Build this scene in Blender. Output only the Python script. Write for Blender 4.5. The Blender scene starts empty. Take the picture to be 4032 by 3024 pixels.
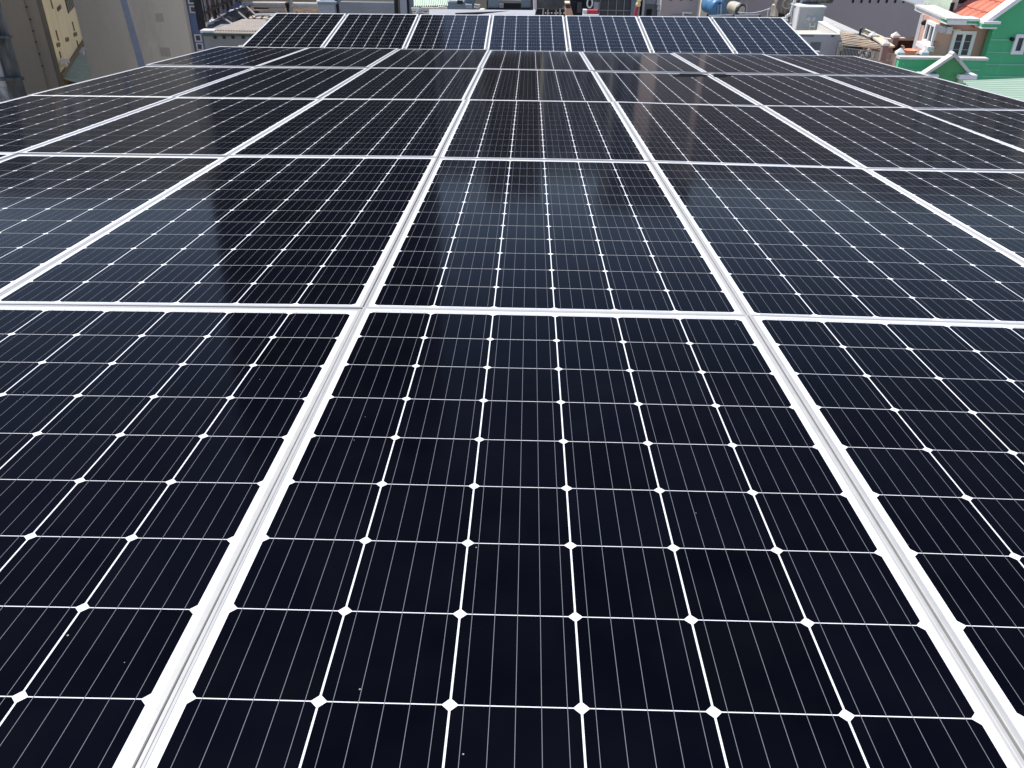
import bpy, math, random
from mathutils import Vector, Matrix
random.seed(7)
SC = bpy.context.scene
COL = SC.collection

# ------------------------------------------------------------------ camera
CAM = Vector((0.42098, -1.94085, 0.97865))
FW = Vector((-0.0123862, 0.8498885, -0.5268170))
RT = Vector((0.9996908, 0.0218854, 0.0118026))
UP = Vector((-0.0215604, 0.5265079, 0.8498968))
FPX = 3270.0
cam_d = bpy.data.cameras.new('camera')
cam = bpy.data.objects.new('camera', cam_d)
COL.objects.link(cam)
cam_d.sensor_width = 36.0
cam_d.lens = FPX / 4032.0 * 36.0
cam_d.clip_start = 0.05
cam_d.clip_end = 3000
M = Matrix((RT, UP, -FW)).transposed().to_4x4()
M.translation = CAM
cam.matrix_world = M
SC.camera = cam

# ------------------------------------------------------------------ sky and sun
SUN_AZ = math.radians(-52)      # left of straight ahead (+Y)
SUN_EL = math.radians(58)
world = bpy.data.worlds.new('World')
SC.world = world
world.use_nodes = True
wn = world.node_tree.nodes
bg = wn['Background']
sky = wn.new('ShaderNodeTexSky')
sky.sky_type = 'NISHITA'
sky.sun_disc = False
sky.sun_elevation = SUN_EL
sky.sun_rotation = SUN_AZ
sky.altitude = 20
sky.air_density = 1.0
sky.dust_density = 0.3
sky.ozone_density = 2.2
wb = wn.new('ShaderNodeMixRGB'); wb.blend_type = 'MULTIPLY'; wb.inputs[0].default_value = 1.0
wb.inputs[2].default_value = (1.06, 0.955, 0.99, 1)      # white balance of the whole sky
world.node_tree.links.new(sky.outputs[0], wb.inputs[1]); world.node_tree.links.new(wb.outputs[0], bg.inputs[0])
bg.inputs[1].default_value = 0.14
sun_d = bpy.data.lights.new('sun', 'SUN')
sun_d.energy = 4.0
sun_d.angle = math.radians(0.53)
sun_d.color = (1.0, 0.95, 0.87)
sun = bpy.data.objects.new('sun', sun_d)
COL.objects.link(sun)
sdir = Vector((math.sin(SUN_AZ) * math.cos(SUN_EL), math.cos(SUN_AZ) * math.cos(SUN_EL), math.sin(SUN_EL)))
sun.rotation_euler = sdir.to_track_quat('Z', 'Y').to_euler()
sun.location = (-20, 20, 40)
SC.view_settings.view_transform = 'Standard'
SC.view_settings.look = 'None'
SC.view_settings.gamma = 1.0
SC.view_settings.use_curve_mapping = False
SC.view_settings.exposure = 0.45
SC.render.engine = 'CYCLES'
SC.cycles.use_denoising = True
SC.cycles.max_bounces = 8
SC.cycles.diffuse_bounces = 5

# ------------------------------------------------------------------ helpers
def ray(px, py):
    return FW + RT * ((px - 2016.0) / FPX) - UP * ((py - 1512.0) / FPX)
def at(px, py, Y):
    d = ray(px, py)
    return CAM + d * ((Y - CAM.y) / d.y)
def atz(px, py, z):
    d = ray(px, py)
    return CAM + d * ((z - CAM.z) / d.z)
def onwall(px, py, A, B):
    n = Vector((B.y - A.y, A.x - B.x, 0))
    d = ray(px, py)
    return CAM + d * ((A - CAM).dot(n) / d.dot(n))

class MB:
    def __init__(s):
        s.v = []; s.f = []
    def add(s, vs, fs):
        k = len(s.v)
        s.v += [Vector(p) for p in vs]
        s.f += [tuple(i + k for i in f) for f in fs]
        return s
    def hexa(s, b, t):
        return s.add(list(b) + list(t), [(3, 2, 1, 0), (4, 5, 6, 7), (0, 1, 5, 4), (1, 2, 6, 5), (2, 3, 7, 6), (3, 0, 4, 7)])
    def box(s, x0, x1, y0, y1, z0, z1):
        b = [(x0, y0, z0), (x1, y0, z0), (x1, y1, z0), (x0, y1, z0)]
        return s.hexa(b, [(p[0], p[1], z1) for p in b])
    def prism(s, foot, z0, z1):
        n = len(foot)
        a = sum(foot[i][0] * foot[(i + 1) % n][1] - foot[(i + 1) % n][0] * foot[i][1] for i in range(n))
        if a < 0: foot = foot[::-1]
        vs = [(p[0], p[1], z0) for p in foot] + [(p[0], p[1], z1) for p in foot]
        fs = [tuple(range(n))[::-1], tuple(range(n, 2 * n))]
        fs += [(i, (i + 1) % n, n + (i + 1) % n, n + i) for i in range(n)]
        return s.add(vs, fs)
    def tube(s, p, q, r, n=8, r2=None):
        p = Vector(p); q = Vector(q); d = (q - p).normalized()
        a = d.orthogonal().normalized(); b = d.cross(a)
        r2 = r if r2 is None else r2
        vs = []
        for c, rr in ((p, r), (q, r2)):
            for i in range(n):
                t = 2 * math.pi * i / n
                vs.append(c + a * (rr * math.cos(t)) + b * (rr * math.sin(t)))
        fs = [(i, (i + 1) % n, n + (i + 1) % n, n + i) for i in range(n)]
        fs += [tuple(range(n))[::-1], tuple(range(n, 2 * n))]
        return s.add(vs, fs)
    def path(s, pts, r, n=6):
        for a, b in zip(pts[:-1], pts[1:]): s.tube(a, b, r, n)
        return s
    def lathe(s, prof, base, axis, n=24):
        base = Vector(base); d = Vector(axis).normalized()
        a = d.orthogonal().normalized(); b = d.cross(a)
        vs = []; m = len(prof)
        for h, r in prof:
            for i in range(n):
                t = 2 * math.pi * i / n
                vs.append(base + d * h + a * (r * math.cos(t)) + b * (r * math.sin(t)))
        fs = []
        for k in range(m - 1):
            for i in range(n):
                j = (i + 1) % n
                fs.append((k * n + i, k * n + j, (k + 1) * n + j, (k + 1) * n + i))
        fs += [tuple(range(n))[::-1], tuple(range((m - 1) * n, m * n))]
        return s.add(vs, fs)
    def slab(s, quad, th):
        """quad: 4 points (counter-clockwise seen from outside), thickness th to the back"""
        q = [Vector(p) for p in quad]
        n = (q[1] - q[0]).cross(q[3] - q[0]).normalized()
        return s.hexa([p - n * th for p in q], q)
    def wave(s, a, b, c, d, ribs, amp, th=0.01, across=2):
        """corrugated sheet a-b (first edge) to d-c, ribs running a->d"""
        a, b, c, d = map(Vector, (a, b, c, d))
        n = (b - a).cross(d - a).normalized()
        k = ribs * 4
        vs = []
        for layer in (0, 1):
            for i in range(k + 1):
                t = i / k
                h = amp * (1 if (i % 4) in (1, 2) else -1) * 0.5 - layer * th
                vs.append(a.lerp(b, t) + n * h); vs.append(d.lerp(c, t) + n * h)
        fs = []
        o = 2 * (k + 1)
        for i in range(k):
            j = 2 * i
            fs.append((j, j + 2, j + 3, j + 1)); fs.append((o + j, o + j + 1, o + j + 3, o + j + 2))
            fs.append((j, o + j, o + j + 2, j + 2)); fs.append((j + 1, j + 3, o + j + 3, o + j + 1))
        return s.add(vs, fs)
    def wallbox(s, A, B, u0, u1, z0, z1, o0, o1):
        """box on the vertical wall A->B: u metres along it, o metres out of it towards the camera"""
        t = Vector((B.x - A.x, B.y - A.y, 0)).normalized()
        n = Vector((t.y, -t.x, 0))
        P = lambda u, o: Vector((A.x, A.y, 0)) + t * u + n * o
        c = [P(u0, o1), P(u1, o1), P(u1, o0), P(u0, o0)]
        return s.prism([(p.x, p.y) for p in c], z0, z1)
    def mesh(s, name, mat, org=Vector((0, 0, 0))):
        me = bpy.data.meshes.new(name)
        me.from_pydata([tuple(p - org) for p in s.v], [], s.f)
        me.update()
        me.materials.append(mat)
        return me
    def part(s, name, mat, parent, smooth=False, kind=None, label=None):
        root = parent
        while root.parent: root = root.parent
        me = s.mesh(name, mat, root.location)
        if smooth:
            for p in me.polygons: p.use_smooth = True
        o = bpy.data.objects.new(name, me); COL.objects.link(o)
        o.parent = parent
        if kind: o['kind'] = kind
        if label: o['label'] = label
        return o
    def solo(s, name, mat, label=None, cat=None, group=None, kind=None, smooth=False):
        xs = [p.x for p in s.v]; ys = [p.y for p in s.v]; zs = [p.z for p in s.v]
        org = Vector(((min(xs) + max(xs)) / 2, (min(ys) + max(ys)) / 2, min(zs)))
        me = s.mesh(name, mat, org)
        if smooth:
            for p in me.polygons: p.use_smooth = True
        o = bpy.data.objects.new(name, me); COL.objects.link(o); o.location = org
        tag(o, label, cat, group, kind)
        return o

def tag(o, label=None, cat=None, group=None, kind=None):
    if label: o['label'] = label
    if cat: o['category'] = cat
    if group: o['group'] = group
    if kind: o['kind'] = kind
def thing(name, label, cat, loc, group=None):
    o = bpy.data.objects.new(name, None); COL.objects.link(o)
    o.empty_display_size = 0.2
    o.location = loc
    tag(o, label, cat, group)
    return o

# ------------------------------------------------------------------ materials
MATS = {}
def mat(name, col, rough=0.7, metal=0.0, var=0.15, scale=1.5, stretch=(1, 1, 1), bump=0.0, bscale=30.0, stain=None, stain_amt=0.0, ior=1.45):
    m = bpy.data.materials.new(name); m.use_nodes = True
    nt = m.node_tree; N = nt.nodes; L = nt.links
    p = N['Principled BSDF']
    p.inputs['Roughness'].default_value = rough
    p.inputs['Metallic'].default_value = metal
    p.inputs['IOR'].default_value = ior
    tc = N.new('ShaderNodeTexCoord')
    mp = N.new('ShaderNodeMapping'); mp.inputs['Scale'].default_value = stretch
    L.new(tc.outputs['Object'], mp.inputs[0])
    nz = N.new('ShaderNodeTexNoise'); nz.inputs['Scale'].default_value = scale; nz.inputs['Detail'].default_value = 6; nz.inputs['Roughness'].default_value = 0.65
    L.new(mp.outputs[0], nz.inputs['Vector'])
    rp = N.new('ShaderNodeValToRGB')
    rp.color_ramp.elements[0].position = 0.3; rp.color_ramp.elements[1].position = 0.7
    rp.color_ramp.elements[0].color = tuple(c * (1 - var) for c in col) + (1,)
    rp.color_ramp.elements[1].color = tuple(min(1, c * (1 + var)) for c in col) + (1,)
    L.new(nz.outputs[0], rp.inputs[0])
    out = rp.outputs[0]
    if stain:
        n2 = N.new('ShaderNodeTexNoise'); n2.inputs['Scale'].default_value = scale * 1.7; n2.inputs['Detail'].default_value = 8; n2.inputs['Roughness'].default_value = 0.7
        L.new(mp.outputs[0], n2.inputs['Vector'])
        r2 = N.new('ShaderNodeValToRGB')
        r2.color_ramp.elements[0].position = 0.62 - stain_amt * 0.3; r2.color_ramp.elements[1].position = 0.72 - stain_amt * 0.15
        L.new(n2.outputs[0], r2.inputs[0])
        mx = N.new('ShaderNodeMixRGB'); mx.inputs[2].default_value = tuple(stain) + (1,)
        L.new(r2.outputs[0], mx.inputs[0]); L.new(out, mx.inputs[1])
        out = mx.outputs[0]
    L.new(out, p.inputs['Base Color'])
    if bump:
        n3 = N.new('ShaderNodeTexNoise'); n3.inputs['Scale'].default_value = bscale; n3.inputs['Detail'].default_value = 4
        L.new(tc.outputs['Object'], n3.inputs['Vector'])
        b = N.new('ShaderNodeBump'); b.inputs['Strength'].default_value = bump; b.inputs['Distance'].default_value = 0.02
        L.new(n3.outputs[0], b.inputs['Height']); L.new(b.outputs[0], p.inputs['Normal'])
    MATS[name] = m
    return m

def glazed(m, col_socket, rough, gain=0.92, ior=1.33):
    """matt layer seen under anti-reflective solar glass: fresnel reflection cut by the coating"""
    nt = m.node_tree; N = nt.nodes; L = nt.links
    N.remove(N['Principled BSDF'])
    df = N.new('ShaderNodeBsdfDiffuse'); gl = N.new('ShaderNodeBsdfGlossy')
    gl.distribution = 'GGX'; gl.inputs['Color'].default_value = (1, 1, 1, 1)
    fr = N.new('ShaderNodeFresnel'); fr.inputs['IOR'].default_value = ior
    pw = N.new('ShaderNodeMath'); pw.operation = 'POWER'; pw.inputs[1].default_value = 1.75
    g = N.new('ShaderNodeMath'); g.operation = 'MULTIPLY'; g.inputs[1].default_value = gain
    sn = N.new('ShaderNodeBsdfSheen'); sn.inputs['Color'].default_value = (0.016, 0.016, 0.0155, 1); sn.inputs['Roughness'].default_value = 0.35
    ad = N.new('ShaderNodeAddShader')
    mx = N.new('ShaderNodeMixShader')
    L.new(col_socket, df.inputs['Color'])
    if hasattr(rough, 'links'): L.new(rough, gl.inputs['Roughness'])
    else: gl.inputs['Roughness'].default_value = rough
    L.new(fr.outputs[0], pw.inputs[0]); L.new(pw.outputs[0], g.inputs[0]); L.new(g.outputs[0], mx.inputs[0])
    L.new(df.outputs[0], ad.inputs[0]); L.new(sn.outputs[0], ad.inputs[1])
    L.new(ad.outputs[0], mx.inputs[1]); L.new(gl.outputs[0], mx.inputs[2])
    L.new(mx.outputs[0], N['Material Output'].inputs['Surface'])
def cell_material():
    m = bpy.data.materials.new('solar_cell'); m.use_nodes = True
    nt = m.node_tree; N = nt.nodes; L = nt.links
    oi = N.new('ShaderNodeObjectInfo')
    rp = N.new('ShaderNodeValToRGB')
    rp.color_ramp.elements[0].color = (0.0010, 0.0012, 0.0030, 1)
    rp.color_ramp.elements[1].color = (0.0016, 0.0020, 0.0048, 1)
    L.new(oi.outputs['Random'], rp.inputs[0])
    tc = N.new('ShaderNodeTexCoord')
    sh = N.new('ShaderNodeVectorMath'); sh.operation = 'ADD'
    cv = N.new('ShaderNodeCombineXYZ')
    ml = N.new('ShaderNodeMath'); ml.operation = 'MULTIPLY'; ml.inputs[1].default_value = 57.0
    L.new(oi.outputs['Random'], ml.inputs[0])
    for i in range(3): L.new(ml.outputs[0], cv.inputs[i])
    L.new(tc.outputs['Object'], sh.inputs[0]); L.new(cv.outputs[0], sh.inputs[1])
    # thin dust film
    nz = N.new('ShaderNodeTexNoise'); nz.inputs['Scale'].default_value = 9; nz.inputs['Detail'].default_value = 5
    L.new(sh.outputs[0], nz.inputs['Vector'])
    dr = N.new('ShaderNodeMapRange'); dr.inputs['From Min'].default_value = 0.35; dr.inputs['From Max'].default_value = 0.75
    dr.inputs['To Min'].default_value = 0.0008; dr.inputs['To Max'].default_value = 0.0050
    L.new(nz.outputs[0], dr.inputs[0])
    mx = N.new('ShaderNodeMixRGB'); mx.inputs[2].default_value = (0.30, 0.31, 0.34, 1)
    L.new(dr.outputs[0], mx.inputs[0]); L.new(rp.outputs[0], mx.inputs[1])
    # droppings and grit
    vo = N.new('ShaderNodeTexVoronoi'); vo.inputs['Scale'].default_value = 30
    L.new(sh.outputs[0], vo.inputs['Vector'])
    sx = N.new('ShaderNodeSeparateColor'); L.new(vo.outputs['Color'], sx.inputs[0])
    thr = N.new('ShaderNodeMapRange'); thr.inputs['From Min'].default_value = 0.82; thr.inputs['From Max'].default_value = 1.0
    thr.inputs['To Min'].default_value = 0.0; thr.inputs['To Max'].default_value = 0.05
    L.new(sx.outputs[0], thr.inputs[0])
    lt = N.new('ShaderNodeMath'); lt.operation = 'LESS_THAN'
    L.new(vo.outputs['Distance'], lt.inputs[0]); L.new(thr.outputs[0], lt.inputs[1])
    m2 = N.new('ShaderNodeMixRGB'); m2.inputs[2].default_value = (0.30, 0.30, 0.30, 1)
    L.new(lt.outputs[0], m2.inputs[0]); L.new(mx.outputs[0], m2.inputs[1])
    ro = N.new('ShaderNodeMapRange'); ro.inputs['To Min'].default_value = 0.065; ro.inputs['To Max'].default_value = 0.115
    L.new(nz.outputs[0], ro.inputs[0])
    glazed(m, m2.outputs[0], ro.outputs[0])
    return m
def flat_glazed(name, col, rough=0.1, gain=0.92):
    m = bpy.data.materials.new(name); m.use_nodes = True
    tc = m.node_tree.nodes.new('ShaderNodeTexCoord')
    nz = m.node_tree.nodes.new('ShaderNodeTexNoise'); nz.inputs['Scale'].default_value = 7
    m.node_tree.links.new(tc.outputs['Object'], nz.inputs['Vector'])
    rp = m.node_tree.nodes.new('ShaderNodeValToRGB')
    rp.color_ramp.elements[0].color = tuple(c * 0.95 for c in col) + (1,); rp.color_ramp.elements[1].color = tuple(min(1, c * 1.03) for c in col) + (1,)
    m.node_tree.links.new(nz.outputs[0], rp.inputs[0])
    glazed(m, rp.outputs[0], rough, gain)
    return m

CELL = cell_material()
BACK = flat_glazed('white_backsheet', (0.78, 0.79, 0.80))
ALU = mat('anodised_aluminium', (0.44, 0.432, 0.405), rough=0.42, metal=0.10, var=0.06, scale=4, stretch=(6, 6, 6))
RIB = flat_glazed('tinned_ribbon', (0.19, 0.195, 0.215))
STRIP = mat('interconnect_strip', (0.50, 0.51, 0.53), rough=0.35, metal=0.3, var=0.08, scale=20)
PRINT = mat('printed_serial', (0.42, 0.42, 0.42), rough=0.4, var=0.9, scale=420, stretch=(1, 0.02, 1))
STEEL = mat('galvanised_steel', (0.40, 0.41, 0.42), rough=0.45, metal=0.6, var=0.2, scale=8)
GROUND = mat('ground_concrete', (0.34, 0.32, 0.29), rough=0.9, var=0.35, scale=0.15)
DECK = mat('deck_sheet', (0.30, 0.31, 0.32), rough=0.6, metal=0.3, var=0.2, scale=2)
HOSTW = mat('render_wall', (0.45, 0.43, 0.40), rough=0.9, var=0.2, scale=0.8, bump=0.2)
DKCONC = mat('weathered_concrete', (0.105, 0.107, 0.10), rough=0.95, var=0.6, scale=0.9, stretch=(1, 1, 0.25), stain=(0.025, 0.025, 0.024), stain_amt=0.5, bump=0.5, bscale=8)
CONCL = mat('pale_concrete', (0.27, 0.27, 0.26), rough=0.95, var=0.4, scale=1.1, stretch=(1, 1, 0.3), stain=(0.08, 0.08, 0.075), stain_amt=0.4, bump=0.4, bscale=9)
TAUPE = mat('taupe_render', (0.72, 0.615, 0.465), rough=0.95, var=0.16, scale=0.16, stretch=(1, 1, 0.3), stain=(0.61, 0.52, 0.395), stain_amt=0.2, bump=0.15, bscale=3)
TAUPE2 = mat('taupe_render_patch', (0.53, 0.455, 0.35), rough=0.95, var=0.12, scale=0.8)
LITTONE = mat('lit_corner_tone', (0.62, 0.57, 0.47), rough=0.9, var=0.08, scale=0.4)
YELLOW = mat('cream_yellow_render', (0.88, 0.76, 0.47), rough=0.9, var=0.08, scale=0.5, stretch=(1, 1, 0.15), stain=(0.62, 0.53, 0.35), stain_amt=0.15)
DULLY = mat('vent_brown', (0.20, 0.16, 0.10), rough=0.8, var=0.3, scale=6)
BLUEST = mat('blue_stripe_paint', (0.36, 0.38, 0.44), rough=0.9, var=0.12, scale=0.8)
BLUEW = mat('blue_wall_paint', (0.13, 0.165, 0.26), rough=0.9, var=0.12, scale=0.6, stretch=(1, 1, 0.4))
WHITE = mat('white_paint', (0.78, 0.77, 0.74), rough=0.6, var=0.07, scale=3)
WHITED = mat('dirty_white_paint', (0.60, 0.58, 0.54), rough=0.75, var=0.14, scale=2.5, stretch=(1, 1, 0.3), stain=(0.36, 0.33, 0.28), stain_amt=0.15)
PANE = mat('window_glass', (0.035, 0.042, 0.05), rough=0.12, var=0.3, scale=3)
DARK = mat('dark_interior', (0.018, 0.018, 0.02), rough=0.9, var=0.4, scale=3)
RUST = mat('rusty_sheet', (0.115, 0.075, 0.05), rough=0.9, var=0.6, scale=2.5, stretch=(1, 1, 0.4), stain=(0.03, 0.022, 0.018), stain_amt=0.4)
PALESH = mat('faded_sheet', (0.42, 0.37, 0.33), rough=0.85, var=0.35, scale=2.5, stretch=(1, 1, 0.3), stain=(0.14, 0.09, 0.06), stain_amt=0.35)
TARP = mat('grey_tarpaulin', (0.085, 0.08, 0.078), rough=0.8, var=0.5, scale=1.5, stain=(0.16, 0.12, 0.09), stain_amt=0.3)
NAVY = mat('dark_tarpaulin', (0.03, 0.035, 0.055), rough=0.7, var=0.4, scale=2)
CREAMR = mat('cream_sheet_roof', (0.66, 0.58, 0.48), rough=0.7, var=0.1, scale=1.5, stain=(0.45, 0.38, 0.30), stain_amt=0.15)
GREENF = mat('dark_green_fascia', (0.055, 0.085, 0.07), rough=0.8, var=0.25, scale=1.5, stretch=(1, 1, 0.4))
GREYW = mat('grey_plaster', (0.21, 0.21, 0.20), rough=0.95, var=0.2, scale=0.9, bump=0.2, bscale=6)
GREYP = mat('grey_paint', (0.30, 0.31, 0.33), rough=0.7, var=0.12, scale=1.5, stretch=(1, 1, 0.4))
SLATE = mat('blue_grey_paint', (0.17, 0.21, 0.23), rough=0.75, var=0.12, scale=1.5)
BEIGE = mat('beige_render', (0.36, 0.31, 0.22), rough=0.9, var=0.1, scale=0.6)
MINT = mat('pale_mint_sheet', (0.55, 0.66, 0.54), rough=0.55, var=0.06, scale=1.5)
DKPLAST = mat('dark_grey_plastic', (0.055, 0.058, 0.065), rough=0.5, var=0.15, scale=4)
BRICKO = mat('orange_brick_render', (0.62, 0.36, 0.24), rough=0.9, var=0.2, scale=3)
REDP = mat('red_paint', (0.42, 0.03, 0.045), rough=0.5, var=0.1, scale=5)
YELP = mat('yellow_paint', (0.70, 0.55, 0.24), rough=0.6, var=0.15, scale=5)
MAUVE = mat('mauve_render', (0.44, 0.36, 0.345), rough=0.95, var=0.07, scale=0.2, stretch=(1, 1, 0.5), bump=0.1, bscale=4)
MAUVE2 = mat('mauve_pink_render', (0.46, 0.38, 0.355), rough=0.95, var=0.07, scale=0.3)
CREAM = mat('cream_render', (0.72, 0.62, 0.47), rough=0.85, var=0.1, scale=1.5)
BLUETK = mat('blue_tank_plastic', (0.07, 0.20, 0.36), rough=0.45, var=0.25, scale=2.5, stain=(0.20, 0.30, 0.38), stain_amt=0.25)
CREAMTK = mat('cream_tank', (0.52, 0.47, 0.37), rough=0.6, var=0.2, scale=3, stain=(0.25, 0.2, 0.15), stain_amt=0.25)
STREAK = mat('streaked_steel_tank', (0.27, 0.24, 0.20), rough=0.6, var=0.5, scale=3, stretch=(1.5, 1.5, 0.12), stain=(0.07, 0.06, 0.05), stain_amt=0.4)
GREYTW = mat('grey_tower_render', (0.50, 0.50, 0.49), rough=0.9, var=0.10, scale=0.8, stretch=(1, 1, 0.4), stain=(0.2, 0.2, 0.2), stain_amt=0.08)
LTGREY = mat('light_grey_render', (0.60, 0.59, 0.57), rough=0.9, var=0.07, scale=0.7, stain=(0.34, 0.33, 0.31), stain_amt=0.08)
TERR = mat('terrace_screed', (0.62, 0.55, 0.45), rough=0.9, var=0.12, scale=1.0)
FIBRO = mat('fibre_cement_sheet', (0.46, 0.38, 0.29), rough=0.9, var=0.3, scale=2.2, stretch=(0.25, 1, 1), stain=(0.22, 0.17, 0.12), stain_amt=0.3)
FIBRO2 = mat('brown_cement_sheet', (0.42, 0.27, 0.17), rough=0.9, var=0.3, scale=2.2, stretch=(0.25, 1, 1), stain=(0.18, 0.1, 0.06), stain_amt=0.3)
MEMB = mat('roof_membrane', (0.36, 0.36, 0.38), rough=0.8, var=0.12, scale=0.8, stain=(0.24, 0.24, 0.24), stain_amt=0.1)
ZINC = mat('white_zinc_sheet', (0.60, 0.59, 0.57), rough=0.5, var=0.08, scale=1.2)
BRICKD = mat('dark_brick', (0.105, 0.05, 0.04), rough=0.95, var=0.3, scale=6, bump=0.5, bscale=14)
PILLAR = mat('pillar_pink_grey', (0.27, 0.20, 0.18), rough=0.9, var=0.12, scale=2)
PINK = mat('pink_render', (0.60, 0.34, 0.26), rough=0.9, var=0.06, scale=0.8, bump=0.1, bscale=10)
GREEN = mat('green_paint', (0.09, 0.45, 0.21), rough=0.85, var=0.16, scale=0.7, stretch=(1, 1, 0.3), stain=(0.08, 0.38, 0.19), stain_amt=0.2)
GREEN2 = mat('leaf_green_paint', (0.085, 0.31, 0.12), rough=0.8, var=0.06, scale=0.8)
GROOVE = mat('pale_green_line', (0.22, 0.50, 0.33), rough=0.8, var=0.1, scale=4)
TILE = mat('orange_clay_tile', (0.58, 0.18, 0.11), rough=0.8, var=0.3, scale=3)
LTGREEN = mat('pale_green_block', (0.50, 0.57, 0.44), rough=0.85, var=0.1, scale=2)
ORANGE = mat('orange_plastic', (0.80, 0.33, 0.20), rough=0.5, var=0.1, scale=3)
PGREEN = mat('pale_green_sheet', (0.40, 0.53, 0.38), rough=0.5, var=0.05, scale=1.2)
AWN = mat('awning_green_sheet', (0.29, 0.36, 0.28), rough=0.7, var=0.15, scale=1.0)
TOWERM = mat('dark_tower_cladding', (0.045, 0.046, 0.05), rough=0.55, var=0.15, scale=0.2)
CITY = [mat('city_render_a', (0.42, 0.40, 0.37), rough=0.9, var=0.12, scale=0.15), mat('city_render_b', (0.50, 0.47, 0.43), rough=0.9, var=0.12, scale=0.15),
        mat('city_render_c', (0.36, 0.28, 0.25), rough=0.9, var=0.12, scale=0.15), mat('city_render_d', (0.36, 0.38, 0.40), rough=0.9, var=0.12, scale=0.15)]

# ------------------------------------------------------------------ ground
GZ = -27.0
MB().box(-900, 900, -500, 1400, GZ - 0.5, GZ).solo('ground', GROUND, kind='structure')

# ------------------------------------------------------------------ solar panels
S = math.radians(5.3)
W, L = 1.002, 1.9543
PW, PL = W - 0.003, L - 0.004
def arr(x, y, z=0.0):      # array frame -> world (the roof falls away from the camera)
    return Vector((x, y * math.cos(S) + z * math.sin(S), -y * math.sin(S) + z * math.cos(S)))
CW = 0.1563; CHX, CHY = CW + 0.0028, CW + 0.0018
MX = (PW - (6 * CW + 5 * 0.0028)) / 2
MY0 = 0.0225

def cell_mesh():
    h = CW / 2; c = 0.0082
    o = [(-h + c, -h), (h - c, -h), (h, -h + c), (h, h - c), (h - c, h), (-h + c, h), (-h, h - c), (-h, -h + c)]
    v = [(x, y, 0.0) for x, y in o] + [(x, y, -0.00014) for x, y in o]
    f = [tuple(range(8))] + [(i + 8, (i + 1) % 8 + 8, (i + 1) % 8, i) for i in range(8)]
    me = bpy.data.meshes.new('cell'); me.from_pydata(v, [], f); me.update(); me.materials.append(CELL)
    return me
CELLME = cell_mesh()
def panel_meshes():
    b = MB()
    b.add([(0.006, 0.006, -0.00178), (PW - 0.006, 0.006, -0.00178), (PW - 0.006, PL - 0.006, -0.00178), (0.006, PL - 0.006, -0.00178),
           (0.006, 0.006, -0.007), (PW - 0.006, 0.006, -0.007), (PW - 0.006, PL - 0.006, -0.007), (0.006, PL - 0.006, -0.007)],
          [(0, 1, 2, 3), (7, 6, 5, 4)])
    back = b.mesh('backsheet', BACK)
    # frame: rounded lip, outer web down to -35 mm
    fr = MB(); w = 0.0105; bv = 0.0012; hgt = 0.036
    sec = [(0.0, -hgt), (0.0, -bv), (bv, 0.0), (0.0056, 0.0), (0.0066, -0.0009), (w - 0.0004, -0.0011), (w, -0.0014), (w, -0.0030), (0.0025, -0.0075), (0.0025, -hgt)]
    n = len(sec)
    def corner(ix, iy):
        return [Vector((s[0] if ix == 0 else PW - s[0], s[0] if iy == 0 else PL - s[0], s[1])) for s in sec]
    rings = [corner(0, 0), corner(1, 0), corner(1, 1), corner(0, 1)]
    vs = [p for rg in rings for p in rg]; fs = []
    for k in range(4):
        k2 = (k + 1) % 4
        for i in range(n):
            j = (i + 1) % n
            fs.append((k * n + i, k2 * n + i, k2 * n + j, k * n + j))
    fr.add(vs, fs)
    frame = fr.mesh('frame', ALU)
    # ribbons: five per string of cells
    rb = MB(); z0, z1 = -0.00157, -0.00154
    for c in range(6):
        xc = MX + CW / 2 + c * CHX
        for k in range(5):
            x = xc + (k - 2) * 0.0313
            rb.add([(x - 0.00036, MY0 - 0.004, z0), (x, MY0 - 0.004, z1), (x + 0.00036, MY0 - 0.004, z0),
                    (x - 0.00036, MY0 + 12 * CHY + 0.006, z0), (x, MY0 + 12 * CHY + 0.006, z1), (x + 0.00036, MY0 + 12 * CHY + 0.006, z0)],
                   [(0, 1, 4, 3), (1, 2, 5, 4)])
    ribbon = rb.mesh('ribbon_wires', RIB)
    st = MB()
    for y, segs in ((PL - 0.0265, [(0, 2), (2, 4), (4, 6)]), (MY0 - 0.0065, [(0, 1), (1, 3), (3, 5), (5, 6)])):
        for a, e in segs:
            st.box(MX + a * CHX + 0.012, MX + e * CHX - 0.015, y - 0.0022, y + 0.0022, -0.00177, -0.0016)
    strip = st.mesh('interconnect_strips', STRIP)
    sl = MB().box(MX + 0.055, MX + 0.135, PL - 0.0205, PL - 0.0155, -0.00177, -0.0016)
    serial = sl.mesh('serial_print', PRINT)
    return back, frame, ribbon, strip, serial
PBACK, PFRAME, PRIBBON, PSTRIP, PSERIAL = panel_meshes()

def make_panel(mw, label, group):
    root = bpy.data.objects.new('solar_panel', None); COL.objects.link(root)
    root.empty_display_size = 0.1
    root.matrix_world = mw
    tag(root, label, 'solar panel', group)
    for nm, me, kd in (('frame', PFRAME, None), ('backsheet', PBACK, None), ('ribbon_wires', PRIBBON, 'stuff'), ('interconnect_strips', PSTRIP, 'stuff'), ('serial_print', PSERIAL, None)):
        o = bpy.data.objects.new(nm, me); COL.objects.link(o); o.parent = root
        if kd: o['kind'] = kd
    for r in range(12):
        for c in range(6):
            o = bpy.data.objects.new('cell', CELLME); COL.objects.link(o); o.parent = root
            o.location = (MX + CW / 2 + c * CHX, MY0 + CW / 2 + r * CHY, -0.0016)
    return root

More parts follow.
